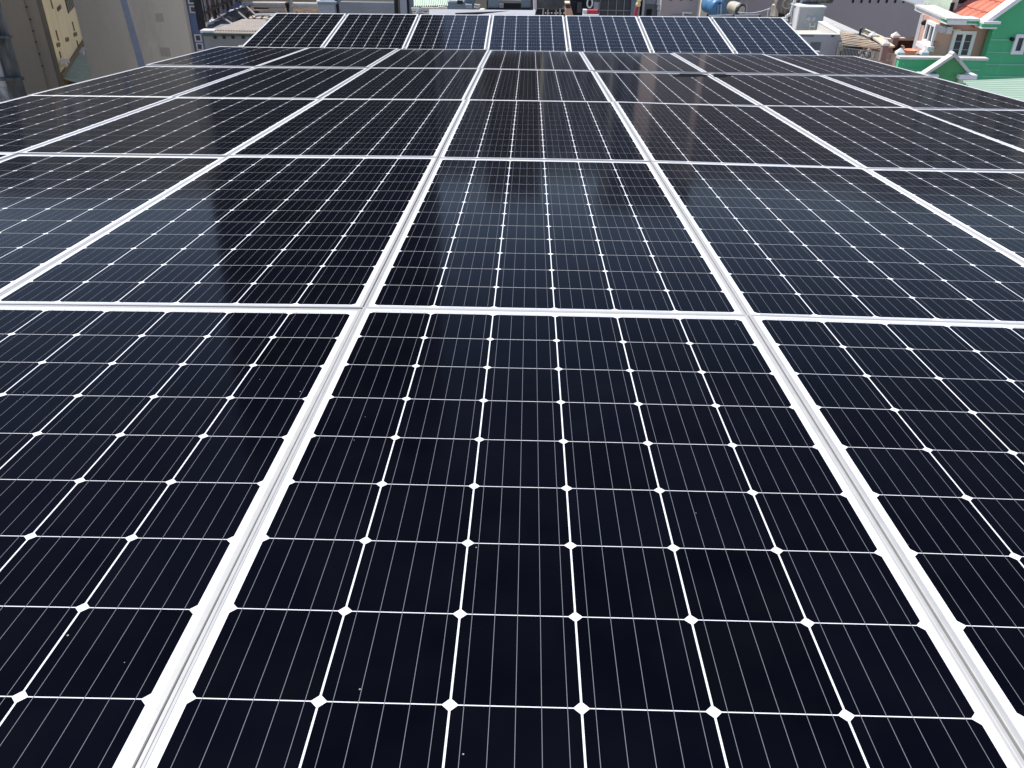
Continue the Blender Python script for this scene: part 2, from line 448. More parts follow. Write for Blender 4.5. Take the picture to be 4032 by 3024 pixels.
def frame_mw(p00, p10, p01):
    ex = (p10 - p00).normalized()
    ez = ex.cross(p01 - p00).normalized()
    ey = ez.cross(ex)
    m = Matrix((ex, ey, ez)).transposed().to_4x4(); m.translation = p00
    return m
VZ = {-3: -0.020, -2: -0.016, -1: -0.010, 0: 0.0, 1: 0.0, 2: -0.013, 3: -0.010, 4: -0.008}
def vz(i, jb):
    f = ({2: 0.35, 3: 0.1, 4: 0.0}.get(jb, 1.0) if i > 1 else {3: 0.9, 4: 0.8}.get(jb, 1.0))
    return VZ[i] * f
PANELS = {}
ROWN = ['nearest row', 'second row from the front', 'middle row', 'fourth row from the front', 'rearmost low row']
COLN = ['first column from the left', 'second column from the left', 'third column from the left', 'central column', 'third column from the right', 'second column from the right', 'last column on the right']
for j in range(-1, 4):
    for i in range(-3, 4):
        sc_, dx, dz = 1.0, 0.0, 0.0
        if j == 2: sc_, dx = 1.0045, -0.008
        if j == 3: sc_, dx, dz = 1.0005, -0.018, 0.008
        jig = lambda a: random.uniform(-a, a)
        x0 = (i * W) * sc_ + dx + 0.0015
        x1 = x0 + PW
        y0 = j * L + 0.002 + jig(0.0015)
        tl = jig(0.006)
        p00 = arr(x0, y0, vz(i, j) + dz + jig(0.0015)); p10 = arr(x1, y0, vz(i + 1, j) + dz + jig(0.0025)); p01 = arr(x0, y0 + PL, vz(i, j + 1) + dz + tl)
        PANELS[(i, j)] = make_panel(frame_mw(p00, p10, p01), 'flat dark solar panel in the %s, %s' % (ROWN[j + 1], COLN[i + 3]), 'panels of the big low array')

# rear array, tilted up towards the camera
FP = Vector((-3.16302, 10.65273, -0.77563)); psi, tau, WP, phi = 0.0038113, 0.0873015, 1.0156069, 0.0061785
FEX = Vector((math.cos(psi) * math.cos(phi), math.sin(psi) * math.cos(phi), math.sin(phi)))
FDN = Vector((math.sin(psi) * math.cos(tau), -math.cos(psi) * math.cos(tau), -math.sin(tau)))
FN = FEX.cross(-FDN).normalized()
FARN = ['leftmost', 'second from the left', 'third from the left', 'middle', 'third from the right', 'second from the right', 'rightmost']
for k in range(7):
    tl = FP + FEX * (k * WP + 0.008)
    bl = tl + FDN * PL
    make_panel(frame_mw(bl, bl + FEX, tl), 'tilted solar panel at the back, %s of its seven' % FARN[k], 'panels of the tilted rear row')

# rails, legs and clamps of the rear row
mf = thing('mounting_frame', 'aluminium mounting frame with clamps under the tilted rear solar panels', 'mounting frame', FP + FDN * 1.0 + Vector((3.5, 0, -0.6)))
for s_ in (0.16, 1.72):
    a = FP + FDN * s_ - FN * 0.062 - FEX * 0.09; b = FP + FDN * s_ - FN * 0.062 + FEX * (7 * WP + 0.09)
    q = [a + FDN * 0.02, b + FDN * 0.02, b - FDN * 0.02, a - FDN * 0.02]
    MB().hexa([p - FN * 0.022 for p in q], [p + FN * 0.022 for p in q]).part('rail', ALU, mf)
    for k in range(8):
        c = FP + FEX * (k * WP) + FDN * s_ - FN * 0.018
        w = 0.0078 if 0 < k < 7 else 0.012
        if k == 0: c = c - FEX * 0.006
        if k == 7: c = c + FEX * 0.007
        cl = MB()
        d1, d2 = FEX * w, FDN * 0.032
        q = [c - d1 - d2, c + d1 - d2, c + d1 + d2, c - d1 + d2]
        cl.hexa([p - FN * 0.02 for p in q], [p + FN * 0.0182 for p in q])
        d1 = FEX * (w + 0.011)
        q = [c - d1 - d2, c + d1 - d2, c + d1 + d2, c - d1 + d2]
        cl.hexa([p + FN * 0.0184 for p in q], [p + FN * 0.0225 for p in q])
        cl.tube(c + FN * 0.0226, c + FN * 0.0285, 0.0065, 6)
        cl.part('clamp', ALU, mf)
    for k in (0.2, 2.3, 4.7, 6.8):
        c = FP + FEX * (k * WP) + FDN * s_ - FN * 0.09
        MB().tube(c, Vector((c.x, c.y, -1.36)), 0.022, 6).part('leg', STEEL, mf)

# the roof everything stands on
rd = thing('host_roof', 'metal deck roof carrying the solar panels', 'roof', (0.45, 3.5, -1.5))
ra, rb_, rc, rdd = arr(-2.75, -3.9, -0.13), arr(3.75, -3.9, -0.13), arr(3.75, 7.6, -0.13), arr(-2.75, 7.6, -0.13)
MB().wave(ra, rb_, rc, rdd, 32, 0.03, 0.006).part('deck', DECK, rd)
MB().box(-2.9, 3.85, 7.66, 11.0, -1.5, -1.36).part('rear_deck', DECK, rd)
MB().box(-2.72, 3.72, -3.85, 10.9, GZ, -1.52).part('wall', HOSTW, rd)
MB().box(-2.72, 3.72, -9.0, -3.95, GZ, -0.45).part('walkway', HOSTW, rd)
for y in (-1.5, -0.5, 0.4, 1.5, 2.35, 3.45, 4.3, 5.4, 6.3, 7.35):
    q0 = [arr(-2.95, y - 0.02, -0.10), arr(3.95, y - 0.02, -0.10), arr(3.95, y + 0.02, -0.10), arr(-2.95, y + 0.02, -0.10)]
    q1 = [arr(-2.95, y - 0.02, -0.060), arr(3.95, y - 0.02, -0.060), arr(3.95, y + 0.02, -0.060), arr(-2.95, y + 0.02, -0.060)]
    MB().hexa(q0, q1).part('rail', ALU, rd)

# damp patch left on the glass of the fourth row, on both sides of a seam
WET = mat('damp_film', (0.006, 0.006, 0.006), rough=0.6, var=0.3, scale=6, ior=1.08)
for (ii, cx, hw, ph) in ((1, 2722, 66, 0.4), (2, 2838, 36, 2.2)):
    rt = PANELS[(ii, 2)]
    inv = rt.matrix_world.inverted()
    o_ = rt.matrix_world @ Vector((0, 0, -0.0009)); nn = rt.matrix_world.to_3x3() @ Vector((0, 0, 1))
    pts = []
    for k in range(48):
        t = 2 * math.pi * k / 48
        rr = 1 + 0.13 * math.sin(3 * t + ph) + 0.09 * math.sin(5 * t + ph) + 0.05 * math.sin(11 * t)
        d = ray(cx + hw * rr * math.cos(t), 296.5 + 0.012 * (cx - 2790) + 7.5 * rr * math.sin(t))
        p = inv @ (CAM + d * ((o_ - CAM).dot(nn) / d.dot(nn)))
        p.x = min(max(p.x, 0.0125), PW - 0.0125); p.y = min(max(p.y, 0.0125), PL - 0.0125)
        pts.append(p)
    me = bpy.data.meshes.new('damp_patch'); me.from_pydata([tuple(p) for p in pts], [], [tuple(range(48))]); me.update(); me.materials.append(WET)
    o = bpy.data.objects.new('damp_patch', me); COL.objects.link(o); o.parent = rt
    o['label'] = 'dark damp patch on the glass'

# ================================================================== surroundings
def wall_uv(A, B, px, py):
    p = onwall(px, py, A, B)
    t = Vector((B.x - A.x, B.y - A.y, 0)).normalized()
    return (Vector((p.x, p.y, 0)) - Vector((A.x, A.y, 0))).dot(t), p.z
def rect_on(A, B, px0, py0, px1, py1):
    xm, ym = (px0 + px1) / 2, (py0 + py1) / 2
    u0, _ = wall_uv(A, B, px0, ym); u1, _ = wall_uv(A, B, px1, ym)
    _, z1 = wall_uv(A, B, xm, py0); _, z0 = wall_uv(A, B, xm, py1)
    return u0, u1, z0, z1
def framed_window(A, B, rect, parent, fw, out=0.06, fmat=None, pmat=None, mull=(), name='window'):
    u0, u1, z0, z1 = rect
    fm = fmat or WHITE
    f = MB()
    f.wallbox(A, B, u0, u0 + fw, z0, z1, 0.0, out); f.wallbox(A, B, u1 - fw, u1, z0, z1, 0.0, out)
    f.wallbox(A, B, u0 + fw, u1 - fw, z1 - fw, z1, 0.0, out); f.wallbox(A, B, u0 + fw, u1 - fw, z0, z0 + fw, 0.0, out)
    for m_ in mull:
        uu = u0 + (u1 - u0) * m_
        f.wallbox(A, B, uu - fw * 0.4, uu + fw * 0.4, z0 + fw, z1 - fw, 0.0, out * 0.9)
    w = f.part(name, fm, parent)
    MB().wallbox(A, B, u0 + fw, u1 - fw, z0 + fw, z1 - fw, 0.0, out * 0.35).part('pane', pmat or PANE, w)
    return w
def gridwindow(A, B, u0, u1, z0, z1, parent, out, mat_):
    return MB().wallbox(A, B, u0, u1, z0, z1, 0.0, out).part('window', mat_, parent)

def rad(x, Yf, Yb): return CAM.x + (x - CAM.x) * (Yb - CAM.y) / (Yf - CAM.y)
def rblock(x0, x1, Yf, Yb, z0, z1):
    """block whose right flank runs straight back from the viewer"""
    return MB().prism([(x0, Yf), (x1, Yf), (rad(x1, Yf, Yb) - 0.15, Yb), (x0, Yb)], z0, z1)
# ---- far left: weathered concrete block
e = at(50, 180, 48); base = Vector((e.x - 5, 50, GZ))
A, B = Vector((e.x - 14, 48, 0)), Vector((e.x, 48, 0))
t = thing('concrete_building', 'weathered dark concrete building at the left edge of the view', 'building', base)
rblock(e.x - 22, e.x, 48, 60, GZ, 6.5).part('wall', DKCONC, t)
pz = at(48, 352, 48).z
u0, u1, z0, z1 = rect_on(A, B, -30, 150, 22, 420)
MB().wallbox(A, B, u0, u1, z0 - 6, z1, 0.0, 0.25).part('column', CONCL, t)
_, _, zz, _ = rect_on(A, B, 0, 300, 60, 312)
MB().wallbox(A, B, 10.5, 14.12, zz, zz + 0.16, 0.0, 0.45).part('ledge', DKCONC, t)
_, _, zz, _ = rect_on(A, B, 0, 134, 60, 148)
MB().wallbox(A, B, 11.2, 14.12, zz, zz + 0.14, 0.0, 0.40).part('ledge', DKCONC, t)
framed_window(A, B, rect_on(A, B, 2, 340, 46, 402), t, 0.10, 0.30, CONCL, DARK)

# ---- taupe blank wall with a corner coloured as if sunlit
e = at(183, 150, 66); A, B = Vector((e.x - 26, 66, 0)), Vector((e.x, 66, 0))
t = thing('taupe_building', 'blank shaded taupe wall with a corner coloured as if sunlit beside the cream building', 'building', (e.x - 10, 70, GZ))
rblock(e.x - 34, e.x, 66, 78, GZ, 7.0).part('wall', TAUPE, t)
for (px, py) in ((105, 27), (120, 76), (132, 121), (143, 165), (156, 212), (168, 259)):
    u, z = wall_uv(A, B, px, py)
    MB().wallbox(A, B, u - 0.06, u + 0.06, z - 0.05, z + 0.05, 0.0, 0.10).part('wall_anchor', DULLY, t)
u, z = wall_uv(A, B, 150, 200)
MB().wallbox(A, B, u - 0.03, u + 0.03, GZ, 2.5, 0.0, 0.05).part('downpipe', TAUPE2, t)
c0 = at(184.5, 150, 66.2); c1 = at(203, 150, 66.9)
MB().prism([(c0.x, c0.y), (c1.x, c1.y), (rad(c1.x, c1.y, 80) - 0.3, 80), (rad(c0.x, c0.y, 80) - 0.5, 80)], GZ, 6.9).part('corner', LITTONE, t)  # return face of the wall, its sunlight put into the colour

# ---- cream building with vents, air conditioners and lean-to
A = at(176, 100, 84); B = at(345, 100, 112); A = Vector((A.x, A.y, 0)); B = Vector((B.x, B.y, 0))
tw = (B - A).normalized(); nw = Vector((tw.y, -tw.x, 0)); wl = (B - A).length
t = thing('cream_building', 'sunlit cream building with vents and a green lean-to roof below', 'building', (A + tw * wl / 2) + Vector((0, 0, GZ)))
c = [A, B, B - nw * 9, A - nw * 9]
MB().prism([(p.x, p.y) for p in c], GZ, 0.5).part('wall', YELLOW, t)
Z1 = 1 / 2.765
for (zx, zy) in ((622, 490), (642, 486), (717, 432), (737, 428), (806, 377), (825, 372)):
    MB().wallbox(A, B, *rect_on(A, B, (zx - 8) * Z1, (zy - 24) * Z1, (zx + 8) * Z1, (zy + 24) * Z1), 0.0, 0.08).part('vent', DULLY, t)
u0, u1, z0, z1 = rect_on(A, B, 616 * Z1, 58 * Z1, 660 * Z1, 112 * Z1)
for k in range(4):
    MB().wallbox(A, B, u0, u1, z0 + (z1 - z0) * k / 4, z0 + (z1 - z0) * (k + 0.55) / 4, 0.0, 0.1).part('louvre_slat', DULLY, t)
r_ = rect_on(A, B, 712 * Z1, -60 * Z1, 800 * Z1, 130 * Z1)
MB().wallbox(A, B, *r_, 0.0, 0.05).part('balcony_opening', DARK, t)
for k in range(5):
    uu = r_[0] + (r_[1] - r_[0]) * (k + 0.5) / 5
    MB().wallbox(A, B, uu - 0.05, uu + 0.05, r_[2], r_[2] + 1.3, 0.06, 0.14).part('railing_bar', WHITED, t)
MB().wallbox(A, B, r_[0] + 0.3, r_[1] - 0.5, r_[2] + 1.6, r_[2] + 2.1, 0.06, 0.3).part('laundry', GREYP, t)
for (zx, zy, zy2) in ((545, 0, 120), (780, 235, 372), (602, 330, 480), (640, 560, 660), (830, 440, 540)):
    u, za = wall_uv(A, B, zx * Z1, zy * Z1); _, zb = wall_uv(A, B, zx * Z1, zy2 * Z1)
    MB().wallbox(A, B, u - 0.06, u + 0.06, zb, za, 0.0, 0.12).part('downpipe', DULLY, t)
for (zx, zy) in ((652, 692), (852, 567)):
    u0, u1, z0, z1 = rect_on(A, B, (zx - 26) * Z1, (zy - 30) * Z1, (zx + 24) * Z1, (zy + 24) * Z1)
    ac = MB().wallbox(A, B, u0, u1, z0, z1, 0.15, 0.75).part('air_conditioner', WHITED, t)
    uc, zc = (u0 + u1) / 2, (z0 + z1) / 2
    pc = A + tw * (uc - 0.1) + nw * 0.76; pc.z = zc
    MB().lathe([(0, (z1 - z0) * 0.36), (0.03, (z1 - z0) * 0.34)], pc, nw, 16).part('fan_grille', DARK, ac)
# lean-to
ua, za = wall_uv(A, B, 636 * Z1, 738 * Z1); ub, zb = wall_uv(A, B, 928 * Z1, 548 * Z1)
P = lambda u, o, z: A + tw * u + nw * o + Vector((0, 0, z))
zt = (za + zb) / 2
MB().wave(P(ua, 4.2, zt - 1.7), P(ub, 4.2, zt - 1.7), P(ub, 0.0, zt), P(ua, 0.0, zt), 26, 0.08, 0.03).part('lean_to_roof', AWN, t)
MB().wallbox(A, B, ua, ub, zt - 0.1, zt + 0.35, 0.0, 0.25).part('flashing', DULLY, t)
MB().wallbox(A, B, ua - 0.3, ub - 0.5, GZ, zt - 1.9, 0.0, 3.9).part('lean_to_wall', CONCL, t)
for k, uf in enumerate((0.12, 0.34, 0.60, 0.80)):
    uu = ua + (ub - ua) * uf
    MB().wallbox(A, B, uu, uu + 0.9, zt - 3.3, zt - 2.3, 3.9, 3.97).part('window', DARK, t)
MB().wallbox(A, B, ua, ub, zt - 4.4, zt - 4.1, 3.9, 4.9).part('balcony_slab', WHITED, t)
for k in range(14):
    uu = ua + (ub - ua) * (k + 0.5) / 14
    MB().wallbox(A, B, uu - 0.04, uu + 0.04, zt - 4.1, zt - 3.2, 4.75, 4.83).part('railing_bar', DULLY, t)
MB().wallbox(A, B, ua, ub, zt - 3.2, zt - 3.1, 4.72, 4.86).part('handrail', DULLY, t)

# ---- second taupe wall with blue stripe, blue wing with windows
e0 = at(312, 100, 60); e1 = at(736, 100, 60); e2 = at(820, 100, 60.6)
A, B = Vector((e0.x, 60, 0)), Vector((e1.x, 60, 0))
t = thing('striped_taupe_building', 'tall taupe wall with a blue stripe and a blue side wing', 'building', ((e0.x + e1.x) / 2, 66, GZ))
MB().prism([(e0.x, 60), (e1.x, 60), (e1.x + 0.01, 60.62), (e1.x - 4, 74), (rad(e0.x, 60, 74), 74)], GZ, 8.5).part('wall', TAUPE, t)
q = [onwall(543, 250, A, B), onwall(570, 250, A, B), onwall(493, -20, A, B), onwall(469, -20, A, B)]
dn = (q[0] - q[3]); q[0] = q[0] + dn * 0.6; q[1] = q[1] + (q[1] - q[2]) * 0.6
q[2] = q[2] - (q[1] - q[2]) * 1.4; q[3] = q[3] - (q[0] - q[3]) * 1.4
q[2].z = q[3].z = min(8.2, q[2].z)
MB().slab([p + Vector((0, -0.03, 0)) for p in q], 0.028).part('painted_stripe', BLUEST, t)
for rr in ((613, 54, 644, 85), (633, 188, 671, 222)):
    MB().wallbox(A, B, *rect_on(A, B, *rr), 0.0, 0.05).part('blocked_window', TAUPE2, t)
A2, B2 = Vector((e1.x + 0.02, 60.6, 0)), Vector((e2.x, 60.6, 0))
rblock(e1.x + 0.02, e2.x, 60.6, 73, GZ, 0.2).part('blue_wing', BLUEW, t)
for rr in ((741, -14, 769, 15), (748, 22, 775, 51), (768, 134, 795, 164), (775, 168, 801, 198), (733, -60, 760, -30)):
    framed_window(A2, B2, rect_on(A2, B2, *rr), t, 0.09, 0.10, WHITED, PANE)

# ---- rusty sheet screen on struts
Z2 = 1 / 3.687
z0 = at(700 + 345 * Z2, 340 * Z2, 40).z
p1 = atz(700 + 330 * Z2, 348 * Z2, z0); p2 = atz(700 + 945 * Z2, 0, z0)
t = thing('sheet_screen', 'rusty corrugated sheet screen leaning over the cream sheet roof', 'screen', (p1 + p2) / 2)
A, B = Vector((p1.x, p1.y, 0)), Vector((p2.x, p2.y, 0)); wl = (B - A).length
k = 0; u = 0.0
widths = [0.3, 0.55, 0.35, 0.7, 0.4, 0.5, 0.8, 0.35, 0.6, 0.45, 0.7, 0.5, 0.6, 0.4, 0.9, 0.5, 0.7, 0.6, 0.8, 0.7, 0.9, 0.8]
while u < wl - 0.1:
    wd = min(widths[k % len(widths)] * wl / 11.0, wl - u)
    zb = z0 + random.uniform(-0.10, 0.12); o = random.uniform(0, 0.06)
    a = A + (B - A) * (u / wl); b = A + (B - A) * ((u + wd * 0.96) / wl)
    nn = Vector(((B - A).y, -(B - A).x, 0)).normalized() * o
    a.z = b.z = zb
    MB().wave(a + nn, b + nn, b + nn + Vector((0, 0, 2.3)), a + nn + Vector((0, 0, 2.3)), 3, 0.05, 0.01).part('sheet', PALESH if k % 2 else RUST, t)
    u += wd; k += 1
for zz in (0.35, 1.9):
    MB().wallbox(A, B, -0.1, wl, z0 + zz, z0 + zz + 0.09, 0.12, 0.2).part('rail', RUST, t)
MB().wallbox(A, B, -0.15, 0.05, z0 - 0.25, z0 + 2.4, -0.1, 0.2).part('post', DARK, t)
for (a, b) in (((560, 195), (905, 418)), ((770, 80), (1078, 345)), ((905, 0), (1150, 238))):
    pa = onwall(700 + a[0] * Z2, a[1] * Z2, A, B); pb = at(700 + b[0] * Z2, b[1] * Z2, 37.5 + (418 - b[1]) * 0.02)
    MB().tube(pa, pb, 0.045, 6).part('strut', STEEL, t)
a_ = onwall(700 + 320 * Z2, 30 * Z2, A, B); b_ = onwall(700 + 560 * Z2, 200 * Z2, A, B)
MB().tube(a_ - Vector((0, 0.25, 0)), b_ - Vector((0, 0.25, 0)), 0.05, 6).part('brace', RUST, t)
a_ = onwall(700 + 430 * Z2, 110 * Z2, A, B); b_ = onwall(700 + 620 * Z2, 10 * Z2, A, B)
MB().tube(a_ - Vector((0, 0.25, 0)), b_ - Vector((0, 0.25, 0)), 0.05, 6).part('brace', RUST, t)

# ---- shed with cream sheet roof
f0 = at(796, 117, 36); zf = f0.z
f1 = atz(1100, 120, zf); b0 = atz(955, 77, zf + 0.06); b1 = atz(1080, 78, zf + 0.06)
t = thing('sheet_roof_shed', 'grey shed with cream corrugated roof and dark green fascia', 'shed', ((f0.x + f1.x) / 2, 40, GZ))
rl = at(846, 116, 36)
MB().wave((rl.x, 35.9, zf), (f1.x, 35.9, zf), (b1.x + 1.0, b1.y, b1.z), (b0.x, b0.y, b0.z), 24, 0.06, 0.02).part('roof', CREAMR, t)
MB().box(rl.x, f1.x, 35.82, 35.94, zf - 0.10, zf - 0.045).part('gutter', CREAM, t)
zg = at(900, 142, 36).z
MB().box(f0.x + 0.02, f1.x - 0.05, 35.93, 36.0, zg, zf - 0.11).part('fascia', GREENF, t)
MB().box(f0.x, f1.x - 0.1, 36.01, b0.y - 0.05, GZ, zf - 0.14).part('wall', GREYW, t)
for px in (845, 880, 915, 955, 990):
    p = at(px, 144, 35.9)
    MB().box(p.x - 0.05, p.x + 0.05, 35.90, 35.99, p.z - 0.09, p.z + 0.03).part('bracket', DARK, t)
p = at(796, 117, 36)
MB().box(p.x - 0.1, rl.x, 36.0, 36.5, zf - 0.13, zf - 0.03).part('coping', WHITED, t)
# dark tarpaulin slope behind it with rubble along its top
ta, tb = at(812, 108, 40), at(960, 60, 44)
tc_, td_ = at(985, 20, 46), at(806, 75, 43)
MB().slab([ta, tb, tc_, td_], 0.06).solo('tarpaulin', TARP, 'dark tarpaulin sloping behind the cream corrugated roof', 'tarpaulin')
rb = MB()
for k in range(60):
    s_ = random.random()
    zx = 470 + 480 * s_ + random.uniform(-50, 50); zy = 345 - 235 * s_ + random.uniform(-16, 16)
    tn = (tb - ta).cross(td_ - ta); d_ = ray(700 + zx * Z2, zy * Z2)
    c = CAM + d_ * ((ta - CAM).dot(tn) / d_.dot(tn)) - d_ * 0.12
    w_, h_ = random.uniform(0.04, 0.13), random.uniform(0.03, 0.07)
    cr = [c + Vector((random.uniform(-0.3, 0.3) * w_ + sx * w_, sy * 0.1, 0)) for sx, sy in ((-1, -1), (1, -1), (1, 1), (-1, 1))]
    rb.hexa(cr, [p * 1.0 + Vector((random.uniform(-0.02, 0.02), 0, h_)) for p in cr])
rb.solo('rubble', WHITED, 'pale broken plaster rubble strewn over the dark tarpaulin', 'rubble', kind='stuff')

# ---- rack of long pipes and planks behind the rear panels, left
t = thing('pipe_rack', 'rack of long pale pipes and planks left behind the rear panels', 'pipe rack', at(1110, 60, 47))
for (x0, x1, y0, y1, r_, m_) in ((955, 1135, 15, 16, 0.11, WHITED), (1155, 1260, 18, 19, 0.11, WHITED), (960, 1130, 24, 26, 0.07, CREAMR), (1150, 1255, 27, 28, 0.07, CREAMR),
                                 (1055, 1120, 35, 36, 0.05, CREAM), (1050, 1118, 39, 41, 0.06, CREAM), (1000, 1060, 32, 32, 0.05, RUST), (1020, 1125, 46, 47, 0.07, CREAMR), (1010, 1080, 57, 58, 0.05, WHITED)):
    MB().tube(at(x0, y0, 46), at(x1, y1, 46), r_, 8).part('pipe', m_, t)
for px, yb in ((1147, 0), (1142, 20)):
    MB().tube(at(px, 52, 45.6), at(px - 6, -40, 45.6), 0.10 if yb == 0 else 0.05, 8).part('post', STEEL, t)
MB().tube(at(1130, 10, 45.6), at(1140, 48, 45.7), 0.12, 8).part('bracket', DARK, t)
a, b = at(950, 62, 48), at(1260, 62, 48)
MB().box(a.x, b.x, 47.5, 52, a.z - 3, at(1000, 42, 48).z).part('brown_base', RUST, t)
# roof with ridge tiles
a, b = at(930, 92, 44), at(1110, 92, 44); zr = at(1000, 70, 44).z
t = thing('dark_roof', 'dark roof edge with ridge tiles behind the cream corrugated roof', 'roof', at(1010, 95, 45))
MB().box(a.x, b.x, 44, 47.4, zr - 4, zr - 0.12).part('slab', RUST, t)
for k in range(12):
    c = at(975 + k * 9, 76, 43.9)
    MB().lathe([(0, 0.075), (0.45, 0.065)], c, (0.05, 0.6, 0.1), 8).part('ridge_tile', CREAMR if k % 3 else RUST, t)
MB().tube(at(1005, 58, 44.2), at(1085, 57, 44.2), 0.06, 6).part('pipe', WHITED, t)

# ---- middle strip
Z3 = 1 / 3.16
def pbox(name, m_, parent, x0, y0, x1, y1, Y, dep=1.0, zdrop=0.0):
    p = at((x0 + x1) / 2, y0, Y); q = at((x0 + x1) / 2, y1, Y)
    xa = at(x0, (y0 + y1) / 2, Y).x; xb = at(x1, (y0 + y1) / 2, Y).x
    return MB().box(xa, xb, Y, Y + dep, q.z - zdrop, p.z).part(name, m_, parent)
t = thing('vent_block', 'grey roof block with a small pale cap behind the second rear panel', 'roof block', at(1285, 70, 30))
pbox('block', GREYP, t, 1254, 18, 1318, 70, 30, 1.0, 1.0)
pbox('cap', SLATE, t, 1249, 8, 1322, 18, 29.95, 1.1)
c = at(1264, 8, 30.4)
MB().lathe([(0, 0.16), (0.05, 0.15), (0.26, 0.02)], c, (0, 0, 1), 8).part('finial', WHITE, t)
pbox('dark_post', DARK, t, 1319, -20, 1331, 70, 30.3, 0.2, 1.0)

t = thing('ribbed_metal_wall', 'grey ribbed metal wall behind the second rear panel', 'metal wall', at(1440, 70, 33.5))
for k in range(9):
    ya = 8 + k * 6.5
    p0 = at(1334, ya - 1, 33 + 0.0); p1 = at(1552, ya + 3 + (1 if k < 3 else 0), 34.5)
    q0 = at(1334, ya + 4.6, 33); q1 = at(1552, ya + 7.5, 34.5)
    MB().slab([q0, q1, p1, p0], 0.05).part('rib', GREYP, t)
pbox('backing', SLATE, t, 1334, 8, 1552, 75, 34.8, 0.2, 1.0)
t = thing('beige_building', 'beige wall rising behind the grey ribbed metal wall', 'building', at(1440, 80, 42))
pbox('wall', BEIGE, t, 1318, -120, 1556, 70, 42, 6, 12)
t = thing('steel_column', 'cluster of dark and grey steel columns behind the third rear panel', 'column', at(1585, 70, 32))
for (x0, x1, Y, m_) in ((1549, 1560, 32.0, DARK), (1560, 1572, 32.2, BEIGE), (1572, 1598, 32.0, GREYP), (1598, 1606, 32.1, DARK), (1606, 1621, 32.2, SLATE)):
    pbox('column', m_, t, x0, -160, x1, 75, Y, 0.4, 2.0)

# mint sheet roofs far behind
a = at(1615, 24, 52); b = at(1770, 21, 52); c_ = at(1790, -60, 66); d_ = at(1610, -60, 66)
MB().wave(a, b, c_, d_, 18, 0.06, 0.02).solo('mint_roof', MINT, 'pale mint sheet roof behind the tangle of roof pipes', 'roof')
a = at(1955, 14, 52); b = at(2065, 10, 52); c_ = at(2065, -60, 66); d_ = at(1955, -60, 66)
MB().wave(a, b, c_, d_, 14, 0.06, 0.02).solo('mint_roof', MINT, 'small pale mint roof between two blue-grey posts', 'roof')

# white flat roof with its clutter
t = thing('white_flat_roof', 'low white flat roof just behind the middle rear panels', 'roof', at(1900, 80, 26))
za = at(1900, 58, 24).z
p0, p1 = atz(1690, 60, za), atz(2104, 62, za); p2, p3 = atz(2110, 40, za), atz(1690, 36, za)
MB().prism([(p.x, p.y) for p in (p0, p1, p2, p3)], za - 0.2, za).part('slab', MEMB, t)
MB().prism([(p.x * 0.97, p.y + 0.2) for p in (p0, p1, p2, p3)], GZ, za - 0.21).part('wall', LTGREY, t)
MB().tube(at(1795, 57, 23.6), at(2108, 45, 25.5), 0.045, 6).part('dark_bar', DARK, t)
t = thing('pipe_tangle', 'tangle of pale pipes and elbows behind the third rear panel', 'pipes', at(1690, 60, 29))
for pts_ in (((1620, 33), (1650, 33)), ((1622, 40), (1655, 38), (1662, 30), (1700, 31), (1762, 33)), ((1625, 50), (1645, 52), (1660, 34)), ((1660, 38), (1760, 38)),
             ((1680, 50), (1705, 44), (1725, 30), (1732, 27), (1760, 31)), ((1650, 45), (1690, 54)), ((1700, 54), (1755, 50))):
    MB().path([at(x, y, 29.5) for x, y in pts_], 0.035, 6).part('pipe', CREAMR if len(pts_) > 2 else WHITED, t)
MB().tube(at(1643, 52, 29.2), at(1656, 33, 29.2), 0.07, 8).part('elbow', STEEL, t)
t = thing('grey_roof_block', 'blue-grey roof block standing on the white flat roof', 'roof block', at(1795, 62, 27))
pbox('block', SLATE, t, 1764, 8, 1826, 66, 27, 0.8, 0.8)
pbox('cap', WHITED, t, 1770, 2, 1800, 7.5, 27.1, 0.5)
pbox('bracket', DARK, t, 1800, 3, 1822, 16, 26.9, 0.1)
t = thing('slate_wall', 'dark blue-grey wall with a small air conditioner behind the roof block', 'wall', at(1850, 40, 34))
pbox('wall', SLATE, t, 1818, -60, 1868, 36, 34, 0.6, 2.5)
pbox('air_conditioner', GREYP, t, 1828, 18, 1858, 33, 33.6, 0.35)
t = thing('roof_bench', 'small cream bench-like box on the white flat roof', 'box', at(1892, 54, 26.4))
q = [at(1872, 49, 26.2), at(1892, 49, 26.2), at(1910, 33, 27.0), at(1894, 32, 27.0)]
MB().slab(q, 0.06).part('lid', CREAM, t)
pbox('body', DARK, t, 1874, 50, 1892, 58, 26.25, 0.4, 0.1)
for (x0, x1, nm) in ((1922, 1963, 'blue-grey post left of the small mint roof'), (2053, 2090, 'blue-grey post right of the small mint roof')):
    t = thing('roof_post', nm, 'post', at((x0 + x1) / 2, 36, 33))
    pbox('shaft', SLATE, t, x0, -120, x1, 35, 33, 0.5, 0.6)
    pbox('plinth', DARK, t, x0 - 1, 31, x1 + 1, 36, 32.95, 0.56, 0.7)
t = thing('shaded_porch', 'shaded recess with a pale panel between the blue-grey posts', 'porch', at(2008, 40, 36))
pbox('recess', DARK, t, 1962, 12, 2054, 36, 36, 1.0, 1.0)
pbox('panel', GREYP, t, 1964, 15, 1983, 31, 35.9, 0.08)
pbox('door_board', BEIGE, t, 1868, -40, 1915, 30, 36, 0.3, 0.5)
MB().path([at(1867, 28, 33.5), at(1885, 29, 33.5), at(1890, 20, 33.5), at(1868, 18, 33.5)], 0.035).part('pale_pipe', WHITED, t)
